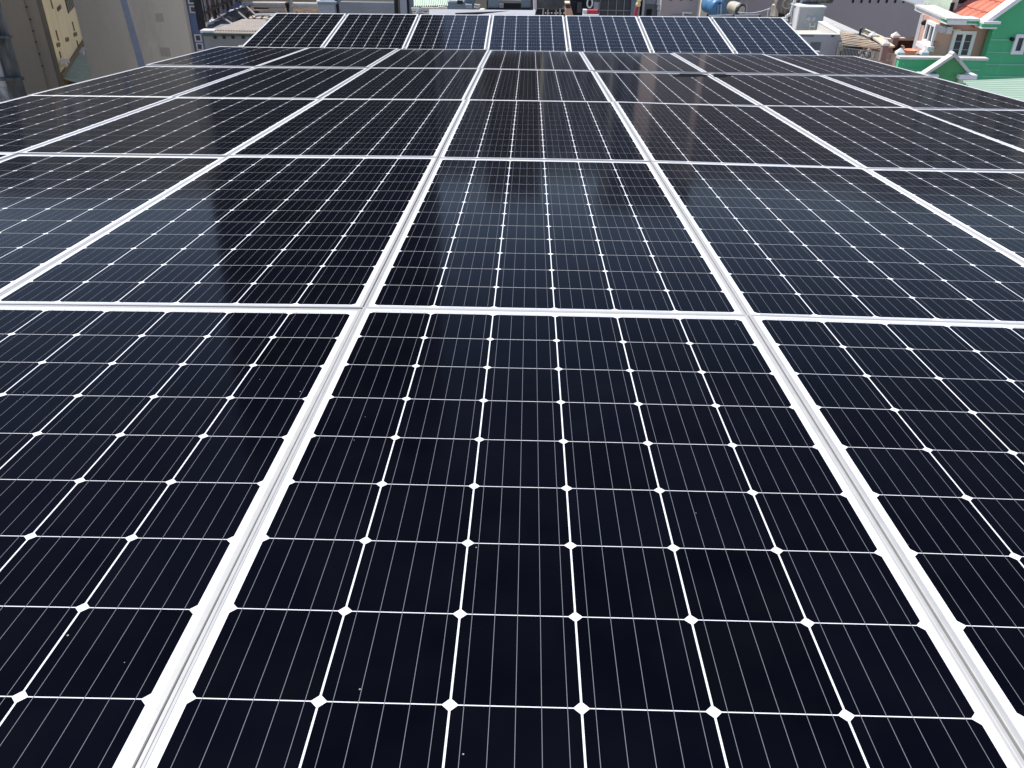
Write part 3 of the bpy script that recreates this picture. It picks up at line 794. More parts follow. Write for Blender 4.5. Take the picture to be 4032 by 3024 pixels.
MB().path([at(2104, -60, 29), at(2107, 38, 29), at(2100, 58, 28.8)], 0.06, 8).solo('white_pipe', WHITED, 'white vertical vent pipe left of the dark water tank', 'pipe')
# dark tank on legs
t = thing('dark_water_tank', 'dark grey plastic water tank on thin legs behind the rear panels', 'water tank', at(2172, 62, 30))
c = at(2172, 34, 30.6); R_ = (at(2224, 10, 30).x - at(2120, 10, 30).x) / 2
MB().lathe([(0.0, R_ * 0.62), (0.02, R_ * 0.80), (0.10, R_ * 0.94), (0.3, R_), (1.0, R_ * 0.99), (1.05, R_ * 1.03), (1.1, R_ * 0.97), (1.4, R_ * 0.6), (1.5, R_ * 0.25)], c, (0, 0, 1), 28).part('tank', DKPLAST, t, smooth=True)
for px, sx in ((2140, -0.05), (2205, 0.05), (2158, -0.02), (2190, 0.02)):
    p = at(px, 33, 30.3 if abs(sx) > 0.03 else 31.0)
    MB().tube(p, p + Vector((sx, 0, -0.75)), 0.025, 6).part('leg', STEEL, t)
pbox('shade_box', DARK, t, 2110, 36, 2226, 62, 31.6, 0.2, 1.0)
for k in range(7):
    x = 2146 + k * 12
    pbox('pebble_gap', WHITED, t, x, 50 + (k % 2), x + 5, 54, 31.5, 0.05)
t = thing('orange_pillar', 'orange rendered pillar beside the dark water tank', 'pillar', at(2243, 64, 29))
q0 = [at(2226, 64, 29), at(2258, 64, 29)]; q1 = [at(2226, 34, 29), at(2250, 33, 29)]
MB().hexa([q0[0], q0[1], q0[1] + Vector((0, .5, 0)), q0[0] + Vector((0, .5, 0))], [q1[0], q1[1], q1[1] + Vector((0, .5, 0)), q1[0] + Vector((0, .5, 0))]).part('shaft', BRICKO, t)
pbox('dark_band', RUST, t, 2227, 16, 2247, 32.5, 29.05, 0.4)
pbox('cap', CREAM, t, 2225, 11, 2244, 15.8, 29.0, 0.5)
t = thing('black_shed', 'black open shed between the orange pillar and the glazed wall', 'shed', at(2290, 60, 33))
pbox('opening', DARK, t, 2247, -80, 2336, 62, 33, 2, 1.0)
pbox('door', DKPLAST, t, 2272, 8, 2290, 50, 32.9, 0.08)
c = at(2322, 12, 32.8)
MB().path([c + Vector((0.10 * math.cos(a_), 0, 0.16 * math.sin(a_))) for a_ in [k * math.pi / 8 for k in range(17)]], 0.03).part('cable_coil', WHITE, t)
t = thing('sign_box', 'small red and white box lying below the glazed wall', 'box', at(2325, 60, 27))
pbox('red_face', REDP, t, 2312, 41, 2355, 57, 27, 0.3)
pbox('white_face', WHITED, t, 2296, 40, 2311.6, 57, 27, 0.3)
pbox('base', WHITE, t, 2296, 57.3, 2358, 62, 26.9, 0.4, 0.2)
t = thing('glazed_wall', 'grey glazed wall with a grid of panes behind the rear panels', 'building', at(2410, 80, 35))
pbox('wall', GREYW, t, 2330, -140, 2486, 75, 35.06, 4, 8)
pbox('side_panel', LTGREY, t, 2338, 8, 2362, 37, 35.0, 0.05)
for (x0, x1) in ((2366, 2394), (2399, 2427), (2432, 2457), (2462, 2484)):
    for (y0, y1) in ((-40, -3), (2, 39), (43, 70)):
        pbox('pane', PANE, t, x0, y0, x1, y1, 35.0, 0.05)
for x in (2363, 2396, 2429, 2459):
    pbox('mullion', GREYP, t, x - 1.5, -60, x + 1.5, 72, 34.96, 0.08)
pbox('transom', GREYP, t, 2363, 39.5, 2486, 42.5, 34.95, 0.08)
pbox('pillar', SLATE, t, 2487, -80, 2515, 72, 34.8, 0.6, 1.0)
t = thing('red_pole', 'leaning red pole with a yellow cap beside the glazed wall', 'pole', at(2500, 68, 29))
MB().tube(at(2499, 70, 29), at(2510, 26, 29), 0.06, 8).part('shaft', REDP, t)
MB().lathe([(0, 0.075), (0.06, 0.09), (0.14, 0.06), (0.2, 0.085), (0.26, 0.03)], at(2511, 25, 29), (0.15, 0, 1), 10).part('cap', YELP, t)
t = thing('grey_stair_house', 'grey stair house with white framed opening and posts', 'building', at(2560, 80, 38))
pbox('wall', GREYW, t, 2516, -140, 2602, 75, 38.1, 3, 8)
pbox('white_post', WHITED, t, 2515, -80, 2521, 72, 37.9, 0.15, 0.5)
pbox('white_post', WHITED, t, 2532, -80, 2541, 72, 37.9, 0.15, 0.5)
pbox('opening', DARK, t, 2522, 2, 2531, 60, 38.0, 0.05)
pbox('dark_window', DARK, t, 2547, 37, 2566, 66, 38.0, 0.06)
pbox('grey_lintel', GREYP, t, 2543, -20, 2586, 16, 38.0, 0.05)
for (y0, y1) in ((-30, 20), (22, 40), (42, 72)):
    pbox('white_post', LTGREY, t, 2588, y0, 2600, y1, 37.9, 0.15)

# ---- mauve buildings on the right
e0, e1 = at(2602, 40, 52), at(2768, 40, 52)
t = thing('mauve_house', 'plain mauve wall with small dark slots left of the cream column', 'building', ((e0.x + e1.x) / 2, 55, GZ))
MB().box(e0.x, e1.x, 52, 60, GZ, 5.0).part('wall', MAUVE2, t)
A, B = Vector((e0.x, 52, 0)), Vector((e1.x, 52, 0))
for px in (2642, 2682, 2722, 2761):
    MB().wallbox(A, B, *rect_on(A, B, px - 4, -12, px + 4, 2), 0.0, 0.03).part('slot', DARK, t)
f = MB().wallbox(A, B, *rect_on(A, B, 2685, 46, 2722, 51), 0.0, 0.25).part('canopy', WHITE, t)
MB().wallbox(A, B, *rect_on(A, B, 2685, 51.3, 2690, 76), 0.0, 0.2).part('canopy_post', WHITE, t)
MB().wallbox(A, B, *rect_on(A, B, 2640, 58, 2715, 74), 0.0, 0.1).part('low_door', MAUVE, t)
t = thing('cream_column', 'tall cream wall strip between the two mauve buildings', 'wall', at(2780, 80, 50))
pbox('shaft', CREAM, t, 2767, -130, 2796, 78, 50, 1.0, 4)
e0, e1 = at(2790, 40, 62), at(3662, 60, 62)
A, B = Vector((e0.x, 62, 0)), Vector((e1.x, 62, 0))
t = thing('mauve_building', 'large blank mauve wall with a row of dark slots at the top right', 'building', ((e0.x + e1.x) / 2, 68, GZ))
MB().box(e0.x, e1.x, 62, 76, GZ, 7.5).part('wall', MAUVE, t)
for k in range(13):
    px = 3359 + k * 33.3
    if px > 3650: break
    MB().wallbox(A, B, *rect_on(A, B, px - 3, -14, px + 5, 11.5), 0.0, 0.03).part('slot', DARK, t)

# ---- tanks behind the sixth and seventh rear panels
def plat(name, label, cat, x, y, Y): return thing(name, label, cat, at(x, y, Y))
t = plat('blue_water_tank', 'blue plastic water tank lying on its side', 'water tank', 2822, 66, 46)
c = at(2832, 33, 45.4); R_ = (at(2858, 33, 46).x - at(2786, 33, 46).x) / 2 * 0.86
ax = Vector((-0.28, 1.0, 0.03))
MB().lathe([(0, R_ * 0.5), (0.03, R_ * 0.84), (0.12, R_ * 0.97), (0.2, R_), (0.22, R_ * 1.03), (0.27, R_ * 1.03), (0.29, R_), (0.75, R_), (0.77, R_ * 1.03), (0.82, R_ * 1.03), (0.84, R_), (1.3, R_), (1.4, R_ * 0.9), (1.45, R_ * 0.5)], c, ax, 28).part('body', BLUETK, t, smooth=True)
MB().lathe([(0, R_ * 0.30), (-0.06, R_ * 0.28), (-0.07, R_ * 0.1)], c, ax, 18).part('lid', BLUETK, t)
MB().path([at(2842, -10, 45.2), at(2838, 60, 45.2)], 0.025).part('pipe', WHITED, t)
MB().path([at(2828, 20, 45.2), at(2826, 60, 45.2)], 0.018).part('pipe', STEEL, t)
MB().path([at(2828, 14, 45.15), at(2842, 12, 45.15)], 0.035).part('valve', DARK, t)
t = plat('grey_water_tank', 'grey upright tank half hidden behind the blue tank', 'water tank', 2865, 66, 48)
c = at(2868, 66, 48.5)
MB().lathe([(0, 0.52), (1.6, 0.52), (1.75, 0.3)], c, (0, 0, 1), 22).part('body', SLATE, t, smooth=True)
t = plat('cream_water_tank', 'small cream water tank lying with its dark rimmed end showing', 'water tank', 2905, 62, 46)
c = at(2918, 40, 45.4); R_ = (at(2934, 33, 46).x - at(2876, 33, 46).x) / 2 * 0.80
ax = Vector((-0.55, 1.0, 0.10))
MB().lathe([(0.0, R_ * 0.72), (0.001, R_ * 0.98), (0.12, R_ * 1.0), (0.7, R_), (0.85, R_ * 0.85), (0.9, R_ * 0.4)], c, ax, 24).part('body', CREAMTK, t, smooth=False)
MB().lathe([(-0.02, R_ * 0.74), (-0.05, R_ * 0.80), (-0.02, R_ * 0.99), (0.1, R_ * 1.03)], c, ax, 24).part('rim', DKPLAST, t)
MB().lathe([(-0.055, R_ * 0.70), (-0.06, R_ * 0.1)], c, ax, 20).part('end_plate', CREAMTK, t)
t = plat('tank_stand', 'low steel stand under the blue and cream tanks', 'stand', 2890, 66, 45)
MB().tube(at(2783, 64, 44.6), at(2890, 58, 44.6), 0.05, 6).part('rail', STEEL, t)
MB().tube(at(2890, 62, 44.6), at(2996, 58, 44.6), 0.05, 6).part('rail', STEEL, t)
for px in (2786, 2888, 2992):
    MB().tube(at(px, 76, 44.6), at(px, 55, 44.6), 0.05, 6).part('leg', DARK, t)
hp = []
for k in range(13):
    s_ = k / 12
    hp.append(at(2905 + 128 * s_, 48 + 8 * math.sin(s_ * 2.4) - 22 * s_ * s_, 44.8))
MB().path(hp, 0.022, 6).solo('white_hose', WHITE, 'thin white hose hanging from the cream tank to the streaked tank', 'hose')
MB().path([at(2938, 58, 44.9), at(2941, 6, 44.9)], 0.02, 6).solo('thin_mast', STEEL, 'thin metal mast standing right of the cream water tank', 'mast')
t = plat('streaked_tank', 'upright streaked cylindrical tank behind the last rear panel', 'water tank', 3057, 74, 44)
R_ = (at(3084, 40, 44).x - at(3031, 40, 44).x) / 2
c = at(3056, 82, 44.5); h = at(3056, 19, 44.5).z - c.z
MB().lathe([(0, R_), (h * 0.30, R_), (h * 0.305, R_ * 1.03), (h * 0.33, R_ * 1.03), (h * 0.335, R_), (h * 0.97, R_ * 1.02), (h, R_ * 0.96)], c, (0, 0, 1), 28).part('body', STREAK, t, smooth=True)
MB().lathe([(0, R_ * 0.97), (0.02, R_ * 0.9), (0.05, R_ * 0.3)], c + Vector((0, 0, h + 0.005)), (0, 0, 1), 24).part('lid', CREAMTK, t)
MB().tube(at(3022, 72, 43.9), at(3027, 38, 43.9), 0.05, 6).part('support', WHITED, t)
MB().tube(at(3084, 74, 43.9), at(3088, -30, 43.9), 0.04, 6).part('pipe', WHITED, t)
MB().path([at(3086, 40, 43.8), at(3093, 44, 43.8)], 0.03, 6).part('pipe', WHITED, t)
for (x, y, nm) in ((3100, 14, 'brown-grey tank lying left of the grey tower'), (3122, 24, 'second brown-grey tank lying against the grey tower')):
    t = plat('lying_tank', nm, 'water tank', x, 70, 43)
    c = at(x, y, 42.6); ax = Vector((0.15, 1, 0.05)); R_ = 0.52
    MB().lathe([(0, R_ * 0.55), (0.02, R_ * 0.95), (0.1, R_), (1.2, R_), (1.25, R_ * 0.7)], c, ax, 24).part('body', STREAK, t, smooth=True)
    MB().lathe([(-0.01, R_ * 0.46), (-0.04, R_ * 0.46), (-0.045, R_ * 0.38), (-0.01, R_ * 0.36)], c, ax, 18).part('ring', CREAMTK, t)
    pbox('cradle', DARK, t, x - 14, y + 32, x + 14, 74, 42.7, 1.0, 0.5)
MB().path([at(3136, -20, 42.2), at(3111, 59, 42.2), at(3100, 59, 42.2), at(3095, 73, 42.2), at(3080, 73, 42.2)], 0.07, 8).solo('stepped_pipe', WHITE, 'white stepped pipe running down left of the grey tower', 'pipe')
t = thing('taupe_parapet', 'small taupe parapet between the stepped white pipe and the tower', 'wall', at(3120, 115, 42))
pbox('wall', GREYW, t, 3090, 62, 3136, 110, 42.4, 0.5, 1.5)

# ---- grey tank tower and its white terrace
t = thing('grey_tower', 'square grey roof tower with two pipe stubs and a ladder', 'tower', at(3195, 140, 41.5))
A = at(3142, 85, 41.3); B = at(3240, 85, 41.3); C_ = at(3246, 60, 43.3); D_ = at(3133, 60, 43.3)
zt, zb = at(3195, 31, 41.3).z, at(3195, 141, 41.3).z
A0 = Vector((A.x, A.y, 0)); B0 = Vector((B.x, B.y, 0))
MB().prism([(A.x, A.y), (B.x, B.y), (B.x + 0.05, C_.y), (A.x - 0.18, C_.y)], zb - 2, zt).part('wall', GREYTW, t)
MB().prism([(A.x - 0.05, A.y - 0.04), (B.x + 0.04, B.y - 0.04), (B.x + 0.09, C_.y + .02), (A.x - 0.23, C_.y + .02)], zt + 0.003, zt + 0.06).part('coping', WHITE, t)
MB().prism([(A.x - 0.062, A.y - 0.03), (A.x - 0.004, A.y - 0.03), (A.x - 0.02, A.y + 0.4), (A.x - 0.1, A.y + 0.4)], zb, zt - 0.01).part('lit_edge_strip', WHITE, t)  # white strip stands in for sunlight on the tower's left edge
for px in (3181, 3203):
    c = onwall(px, 74, A0, B0)
    MB().lathe([(0, 0.075), (0.16, 0.075), (0.17, 0.055), (0.1, 0.05)], c + Vector((0, 0.02, 0)), (0.1, -1, 0.15), 14).part('pipe_stub', WHITE, t)
ld = MB()
pl0, pl1 = onwall(3170, 172, A0, B0) + Vector((0, -0.35, 0)), onwall(3182, 88, A0, B0) + Vector((0, -0.35, 0))
pr0, pr1 = onwall(3191, 172, A0, B0) + Vector((0, -0.35, 0)), onwall(3201, 88, A0, B0) + Vector((0, -0.35, 0))
lo = thing('ladder', 'thin metal ladder leaning against the grey tower', 'ladder', (pl0 + pr0) / 2)
MB().tube(pl0, pl1, 0.02, 6).part('rail', WHITED, lo); MB().tube(pr0, pr1, 0.02, 6).part('rail', WHITED, lo)
for s_ in (0.08, 0.27, 0.46, 0.65, 0.86):
    MB().tube(pl0.lerp(pl1, s_), pr0.lerp(pr1, s_), 0.018, 6).part('rung', WHITED, lo)
t = thing('drum_on_tower', 'streaked grey drum lying on top of the grey tower', 'water tank', at(3195, 31, 42.3))
c = at(3147, 10, 42.5); d_ = at(3248, 10, 42.5)
R_ = 0.44; c.z = d_.z = zt + 0.065 + R_
MB().lathe([(0, R_ * 0.6), (0.02, R_ * 0.97), (0.06, R_)] + [x for k in range(1, 5) for x in ((k * 0.38 - 0.02, R_), (k * 0.38, R_ * 0.965), (k * 0.38 + 0.02, R_))] + [((d_ - c).length - 0.02, R_), ((d_ - c).length, R_ * 0.7)], c, d_ - c, 28).part('body', STREAK, t, smooth=True)
MB().lathe([(0.05, R_ * 1.012), (0.16, R_ * 1.012)], c, d_ - c, 28).part('blue_band', BLUETK, t)

zt = at(3260, 139, 37).z
P0, P1 = atz(3120, 137, zt), atz(3332, 139, zt); P2 = atz(3240, 88, zt); P3 = atz(3090, 88, zt)
t = thing('white_terrace_house', 'white walled terrace house standing below the grey tower', 'building', (P0 + P1) / 2 + Vector((0, 2, GZ - zt)))
foot = [(P0.x, P0.y), (P1.x, P1.y), (P2.x, P2.y), (P3.x, P3.y)]
MB().prism(foot, GZ, zt - 0.35).part('wall', LTGREY, t)
MB().prism([(P0.x, P0.y + 0.2), (P1.x - 0.2, P1.y + 0.2), (P2.x - 0.2, P2.y - 0.2), (P3.x, P3.y - 0.2)], zt - 0.349, zt - 0.33).part('terrace_floor', TERR, t)
MB().prism([(P0.x, P0.y - 0.003), (P1.x + 0.003, P1.y - 0.003), (P1.x, P1.y + 0.17), (P0.x, P0.y + 0.17)], zt - 0.4, zt).part('parapet', LTGREY, t)
MB().prism([(P0.x, P0.y - 0.03), (P1.x + 0.03, P1.y - 0.03), (P1.x, P1.y + 0.19), (P0.x, P0.y + 0.19)], zt + 0.002, zt + 0.04).part('coping', WHITE, t)
MB().prism([(P1.x - 0.22, P1.y + 0.2), (P1.x + 0.003, P1.y + 0.2), (P2.x + 0.003, P2.y), (P2.x - 0.22, P2.y)], zt - 0.4, zt + 0.01).part('parapet', LTGREY, t)
MB().prism([(P1.x - 0.24, P1.y + 0.2), (P1.x + 0.03, P1.y + 0.2), (P2.x + 0.03, P2.y), (P2.x - 0.24, P2.y)], zt + 0.012, zt + 0.05).part('coping', WHITE, t)
A, B = Vector((P0.x, P0.y, 0)), Vector((P1.x, P1.y, 0))
MB().wallbox(A, B, *rect_on(A, B, 3188, 166, 3229, 206), 0.0, 0.02).part('stained_hatch', GREYW, t)
MB().wallbox(A, B, *rect_on(A, B, 3273, 138.5, 3283, 143), 0.0, 0.08).part('drain_spout', DARK, t)
MB().wallbox(A, B, *rect_on(A, B, 3150, 139, 3204, 143), 0.0, 0.03).part('painted_shadow_strip', GREYW, t)  # grey strip stands in for the shadow line under the coping

# ---- white zinc roof strip and fibre cement shed
za = at(3390, 133, 44).z
a, b, c_, d_ = atz(3345, 128, za), atz(3402, 135, za), atz(3240, 62, za), atz(3215, 80, za)
MB().wave(a, b, c_, d_, 10, 0.05, 0.02).solo('zinc_roof', ZINC, 'white zinc roof strip running back beside the mauve wall', 'roof')
zs = at(3322, 179, 34.5).z
t = thing('cement_sheet_shed', 'low shed roofed with weathered beige cement sheets', 'shed', at(3420, 230, 36))
LA, LB = (3320, 180), (3305, 122); RA, RB = (3543, 211), (3350, 126)
n_ = 9
for k in range(n_):
    s0, s1 = k / n_, (k + 1.12) / n_
    lp = lambda a, b, s: (a[0] + (b[0] - a[0]) * s, a[1] + (b[1] - a[1]) * s)
    s0e, s1e = s0 ** 1.15, min(1.0, s1) ** 1.15
    z_ = zs + 0.045 * k
    p = [atz(*lp(LA, LB, s0e), z_), atz(*lp(RA, RB, s0e), z_), atz(*lp(RA, RB, s1e), z_ + 0.03), atz(*lp(LA, LB, s1e), z_ + 0.03)]
    for h in range(3):
        q = [p[0].lerp(p[1], h / 3), p[0].lerp(p[1], (h + 0.99) / 3), p[3].lerp(p[2], (h + 0.99) / 3), p[3].lerp(p[2], h / 3)]
        dz = Vector((0, 0, random.uniform(0, 0.02)))
        MB().slab([v + dz for v in q], 0.03).part('roof_sheet', FIBRO2 if (k < 2 and h > 0) else FIBRO, t)
p = [atz(*LA, zs), atz(*RA, zs), atz(*RB, zs), atz(*LB, zs)]
cx = sum((v.x for v in p)) / 4; cy = sum((v.y for v in p)) / 4
MB().prism([(cx + (v.x - cx) * 0.93, cy + (v.y - cy) * 0.93 + 0.3) for v in p], GZ, zs - 0.25).part('wall', DKCONC, t)
# lattice trim along its right edge
t = thing('lattice_trim', 'pale lattice strip along the right edge of the cement sheet shed', 'lattice', at(3480, 175, 36))
ea, eb = at(3546, 206, 33.9), at(3400, 134, 43.5)
for k in range(22):
    s_ = k / 21
    b0_ = ea.lerp(eb, s_)
    MB().tube(b0_, b0_ + Vector((0.10, 0, 0.22)), 0.03, 5).part('slat', CREAM, t)
    MB().tube(b0_ + Vector((0.10, 0, 0)), b0_ + Vector((0, 0, 0.22)), 0.025, 5).part('slat', TERR, t)
MB().tube(ea + Vector((0.05, 0, 0.23)), eb + Vector((0.05, 0, 0.23)), 0.03, 5).part('rail', CREAM, t)
MB().tube(ea, eb, 0.03, 5).part('rail', CREAM, t)
MB().path([at(3385, 137, 42), at(3390, 114, 42), at(3396, 109, 42)], 0.06, 8).solo('vent_pipe', DKPLAST, 'short dark vent pipe with bent top in front of the mauve wall', 'pipe')

# ---- bar fence and white pickets
t = thing('bar_fence', 'thin dark bar fence in front of the cement sheet shed', 'fence', at(3430, 250, 32.6))
fa, fb = at(3318, 186, 32.6), at(3541, 214, 32.6)
ga, gb = at(3312, 262, 32.6), at(3536, 262, 32.6)
for k in range(40):
    s_ = k / 39
    MB().tube(fa.lerp(fb, s_), ga.lerp(gb, s_) + Vector((0, 0, -0.5)), 0.012, 5).part('bar', STEEL, t)
for s_ in (0.02, 0.55):
    MB().tube(fa.lerp(ga, s_), fb.lerp(gb, s_), 0.018, 5).part('rail', STEEL, t)
t = thing('picket_fence', 'row of white pickets behind the bar fence', 'fence', at(3490, 260, 33))
for k in range(16):
    px = 3428 + k * 7.2
    if k == 5: continue
    pbox('picket', WHITED, t, px, 200 + k * 0.8 + random.uniform(0, 5), px + 5.2, 262, 33.0 + 0.02 * (k % 2), 0.03, 0.3)
rb = MB()
for k in range(26):
    c = at(3380 + random.random() * 55, 196 + random.random() * 40, 33.4)
    w_ = random.uniform(0.02, 0.05)
    rb.hexa([c + Vector((sx * w_, sy * w_, 0)) for sx, sy in ((-1, -1), (1, -1), (1, 1), (-1, 1))], [c + Vector((sx * w_ * .6, sy * w_ * .6, w_ * 1.4)) for sx, sy in ((-1, -1), (1, -1), (1, 1), (-1, 1))])
rb.solo('scrap_heap', WHITED, 'jumbled pale scrap behind the bar fence', 'scrap', kind='stuff')
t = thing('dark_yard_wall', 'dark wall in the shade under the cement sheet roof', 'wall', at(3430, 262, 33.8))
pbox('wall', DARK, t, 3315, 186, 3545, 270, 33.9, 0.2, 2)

# ---- green house
Z7 = 1 / 3.5
def z7(x, y): return (3400 + x * Z7, y * Z7)
YC = 28.0
zev = at(*z7(1145, 338), YC).z            # under side of the eave at its corner
Ec = at(*z7(1145, 338), YC)
Ef = atz(*z7(702, 140), zev)              # far end of the left eave
Wc = at(*z7(1012, 480), YC + 0.55)        # corner of the pink walls
tl = Vector((Ef.x - Ec.x, Ef.y - Ec.y, 0)).normalized()
LA_ = Vector((Wc.x, Wc.y, 0)); LF = onwall(3622, 103, LA_, LA_ + tl); LF.z = 0
ZB = at(*z7(900, 800), YC).z              # terrace floor
Gx = at(*z7(1690, 420), YC + 0.55).x      # where the green wall starts
t = thing('green_house', 'green and pink house with white cornice and orange tiled roof', 'house', (Gx, YC + 4, GZ))
FA, FB = Vector((Wc.x, YC + 0.55, 0)), Vector((Gx, YC + 0.55, 0))
GA, GB = Vector((Gx, YC + 0.1, 0)), Vector((Gx + 12, YC + 0.1, 0))
pinkfoot = [(LA_.x, LA_.y), (Gx + 1, YC + 0.55), (Gx + 1, LF.y + 6), (rad(LF.x, LF.y, LF.y + 6) + 0.3, LF.y + 6), (LF.x, LF.y)]
MB().prism(pinkfoot, GZ, zev + 0.02).part('pink_wall', PINK, t)
MB().prism([(LF.x - 0.005, LF.y - 0.02), (LF.x + 0.07, LF.y - 0.16), (LF.x - 0.03, LF.y - 0.16), (LF.x - 0.09, LF.y - 0.02)], ZB - 1, zev).part('corner_downpipe', WHITED, t)
# cornice: left run and front run
ztp = at(*z7(1150, 250), YC).z
def run(P, Q, inn, z0, z1, nm, m_):
    d = Vector((Q.x - P.x, Q.y - P.y, 0)).normalized(); n = Vector((-d.y, d.x, 0)) * inn
    return MB().prism([(P.x, P.y), (Q.x, Q.y), ((Q + n).x, (Q + n).y), ((P + n).x, (P + n).y)], z0, z1).part(nm, m_, t)
Q1 = Vector((at(*z7(1588, 300), YC).x, YC, 0)); Q2 = Vector((at(*z7(1850, 320), YC - 0.25).x, YC - 0.3, 0))
E0 = Vector((Ec.x, Ec.y, 0)); E1 = Vector((Ef.x, Ef.y, 0))
hh = ztp - zev
run(E1, E0, 0.62, zev, ztp - 0.06, 'eave_fascia', WHITE)
run(E1 + Vector((-0.06, -0.04, 0)), E0 + Vector((-0.06, -0.04, 0)), 0.7, ztp - 0.058, ztp, 'cornice_edge', WHITED)
run(E0, Q1, 0.5, zev, zev + hh * 0.20, 'cornice_band', WHITE)
run(E0 + Vector((0.0, 0.03, 0)), Q1 + Vector((0, 0.03, 0)), 0.5, zev + hh * 0.203, zev + hh * 0.62, 'cornice_frieze', GREEN)
run(E0 + Vector((0, -0.04, 0)), Q1 + Vector((0, -0.04, 0)), 0.55, zev + hh * 0.623, ztp + 0.003, 'cornice_band', WHITE)
Q0 = Vector((Q1.x + 0.003, YC - 0.3, 0)); 
run(Q0, Q2, 0.5, zev - hh * .35, zev - hh * .12, 'cornice_band', WHITE)
run(Q0 + Vector((0, 0.03, 0)), Q2 + Vector((0, 0.03, 0)), 0.5, zev - hh * .117, zev + hh * .42, 'cornice_frieze', GREEN)
run(Q0 + Vector((0, -0.05, 0)), Q2 + Vector((0.05, -0.05, 0)), 0.55, zev + hh * .423, ztp - hh * .18, 'cornice_band', WHITE)
# flat roof behind the cornice
MB().prism([(E0.x + 0.1, E0.y + 0.5), (Gx + 1, YC + 0.6), (Gx + 1, YC + 11), (E1.x + 0.4, YC + 11), (E1.x + 0.5, E1.y + 0.3)], zev + 0.03, ztp - 0.12).part('flat_roof', GREYP, t)
# windows
A, B = LF, LA_
r1 = rect_on(A, B, *z7(868, 285), *z7(1010, 625))
framed_window(A, B, r1, t, 0.11, 0.10, WHITE, PANE, (0.5,))
MB().wallbox(A, B, r1[0] - 0.12, r1[1] + 0.12, r1[2] - 0.16, r1[2] - 0.004, 0.0, 0.22).part('window_sill', WHITE, t)
A, B = FA, FB
r2 = rect_on(A, B, *z7(1192, 422), *z7(1500, 800))
w_ = framed_window(A, B, r2, t, 0.11, 0.08, WHITE, PANE, (0.5,))
for k in range(1, 3):
    zz = r2[2] + (r2[3] - r2[2]) * (0.30 * k)
    MB().wallbox(A, B, r2[0] + 0.12, r2[1] - 0.12, zz, zz + 0.03, 0.03, 0.05).part('glazing_bar', GREYP, w_)
u0, u1, z0, z1 = rect_on(A, B, *z7(1078, 345), *z7(1150, 440))
ac = MB().wallbox(A, B, u0, u1, z0, z1, 0.05, 0.42).part('air_conditioner', WHITED, t)
MB().wallbox(A, B, u0 - 0.16, u0 - 0.006, z0 + 0.02, z1 - 0.02, 0.06, 0.41).part('fan_grille', STEEL, ac)
MB().tube(onwall(*z7(1160, 402), A, B) - Vector((0, .1, 0)), onwall(*z7(1320, 408), A, B) - Vector((0, .1, 0)), 0.03, 6).part('conduit', CREAM, t)
A, B = LF, LA_
pq = onwall(*z7(848, 308), A, B); MB().lathe([(0, 0.09), (0.2, 0.08), (0.25, 0.04)], pq, Vector((-0.6, -0.8, 0)), 10).part('wall_lamp', DARK, t)
# main green wall with its gable end
gz1 = at(*z7(1720, 285), YC).z
top2 = at(*z7(2120, 0), YC)
slope = (top2.z - gz1) / (top2.x - at(*z7(1720, 285), YC).x)
x0_ = at(*z7(1720, 285), YC).x
apex = x0_ + 2.7
gy = YC + 0.1
v = [(Gx, gy, GZ), (Gx + 12, gy, GZ), (Gx + 12, gy, gz1), (apex, gy, gz1 + slope * 2.7 - 0.02), (x0_, gy, gz1), (Gx, gy, gz1)]
mb = MB(); mb.add(v + [(p[0], p[1] + 0.3, p[2]) for p in v], [(0, 1, 2, 3, 4, 5), (11, 10, 9, 8, 7, 6), (0, 5, 11, 6), (5, 4, 10, 11), (1, 7, 8, 2)])
mb.part('green_wall', GREEN, t)
MB().prism([(Gx + 0.3, gy + 0.31), (Gx + 12, gy + 0.31), (Gx + 12, gy + 10), (rad(Gx, gy, gy + 10) + 1.2, gy + 10)], GZ, gz1 - 0.4).part('house_body', GREEN, t)
for (y, xa, xb, m_) in ((450, 1695, 1790, 0), (545, 1680, 2600, 0), (626, 1640, 1735, 0), (716, 1620, 2600, 0), (796, 1590, 1690, 0), (882, 1570, 2600, 0), (960, 1552, 1642, 0), (1050, 1530, 2600, 0)):
    a = onwall(*z7(xa, y), GA, GB); b = onwall(*z7(xb, y + 2), GA, GB)
    MB().box(max(a.x, Gx + 0.003), b.x, gy - 0.025, gy + 0.01, a.z - 0.022, a.z + 0.022).part('groove_line', GROOVE, t)
framed_window(GA, GB, rect_on(GA, GB, *z7(2055, 468), *z7(2222, 745)), t, 0.11, 0.08, WHITE, PANE)
pq = onwall(*z7(2035, 536), GA, GB); MB().lathe([(0, 0.06), (0.12, 0.06), (0.13, 0.045)], pq, (0, -1, 0), 10).part('drain_hole', DARK, t)
# raking fascia and tiled roof
fa_ = Vector((x0_ - 0.25, YC - 0.22, gz1 - 0.25 * slope)); fb_ = Vector((apex, YC - 0.22, gz1 + 2.7 * slope))
MB().hexa([fa_, fb_, fb_ + Vector((0, .45, 0)), fa_ + Vector((0, .45, 0))], [p + Vector((0, 0, .17)) for p in (fa_, fb_, fb_ + Vector((0, .45, 0)), fa_ + Vector((0, .45, 0)))]).part('raking_fascia', WHITE, t)
roof = MB().add([fa_ + Vector((0, .46, .02)), fb_ + Vector((0, .46, .02)), fb_ + Vector((0, 3.6, .02)), fa_ + Vector((0, 3.6, .02)),
                 fa_ + Vector((0, .46, -.05)), fb_ + Vector((0, .46, -.05)), fb_ + Vector((0, 3.6, -.05)), fa_ + Vector((0, 3.6, -.05))], [(0, 1, 2, 3), (7, 6, 5, 4), (0, 4, 5, 1), (3, 2, 6, 7), (0, 3, 7, 4)]).part('roof', TILE, t)
du = (fb_ - fa_)
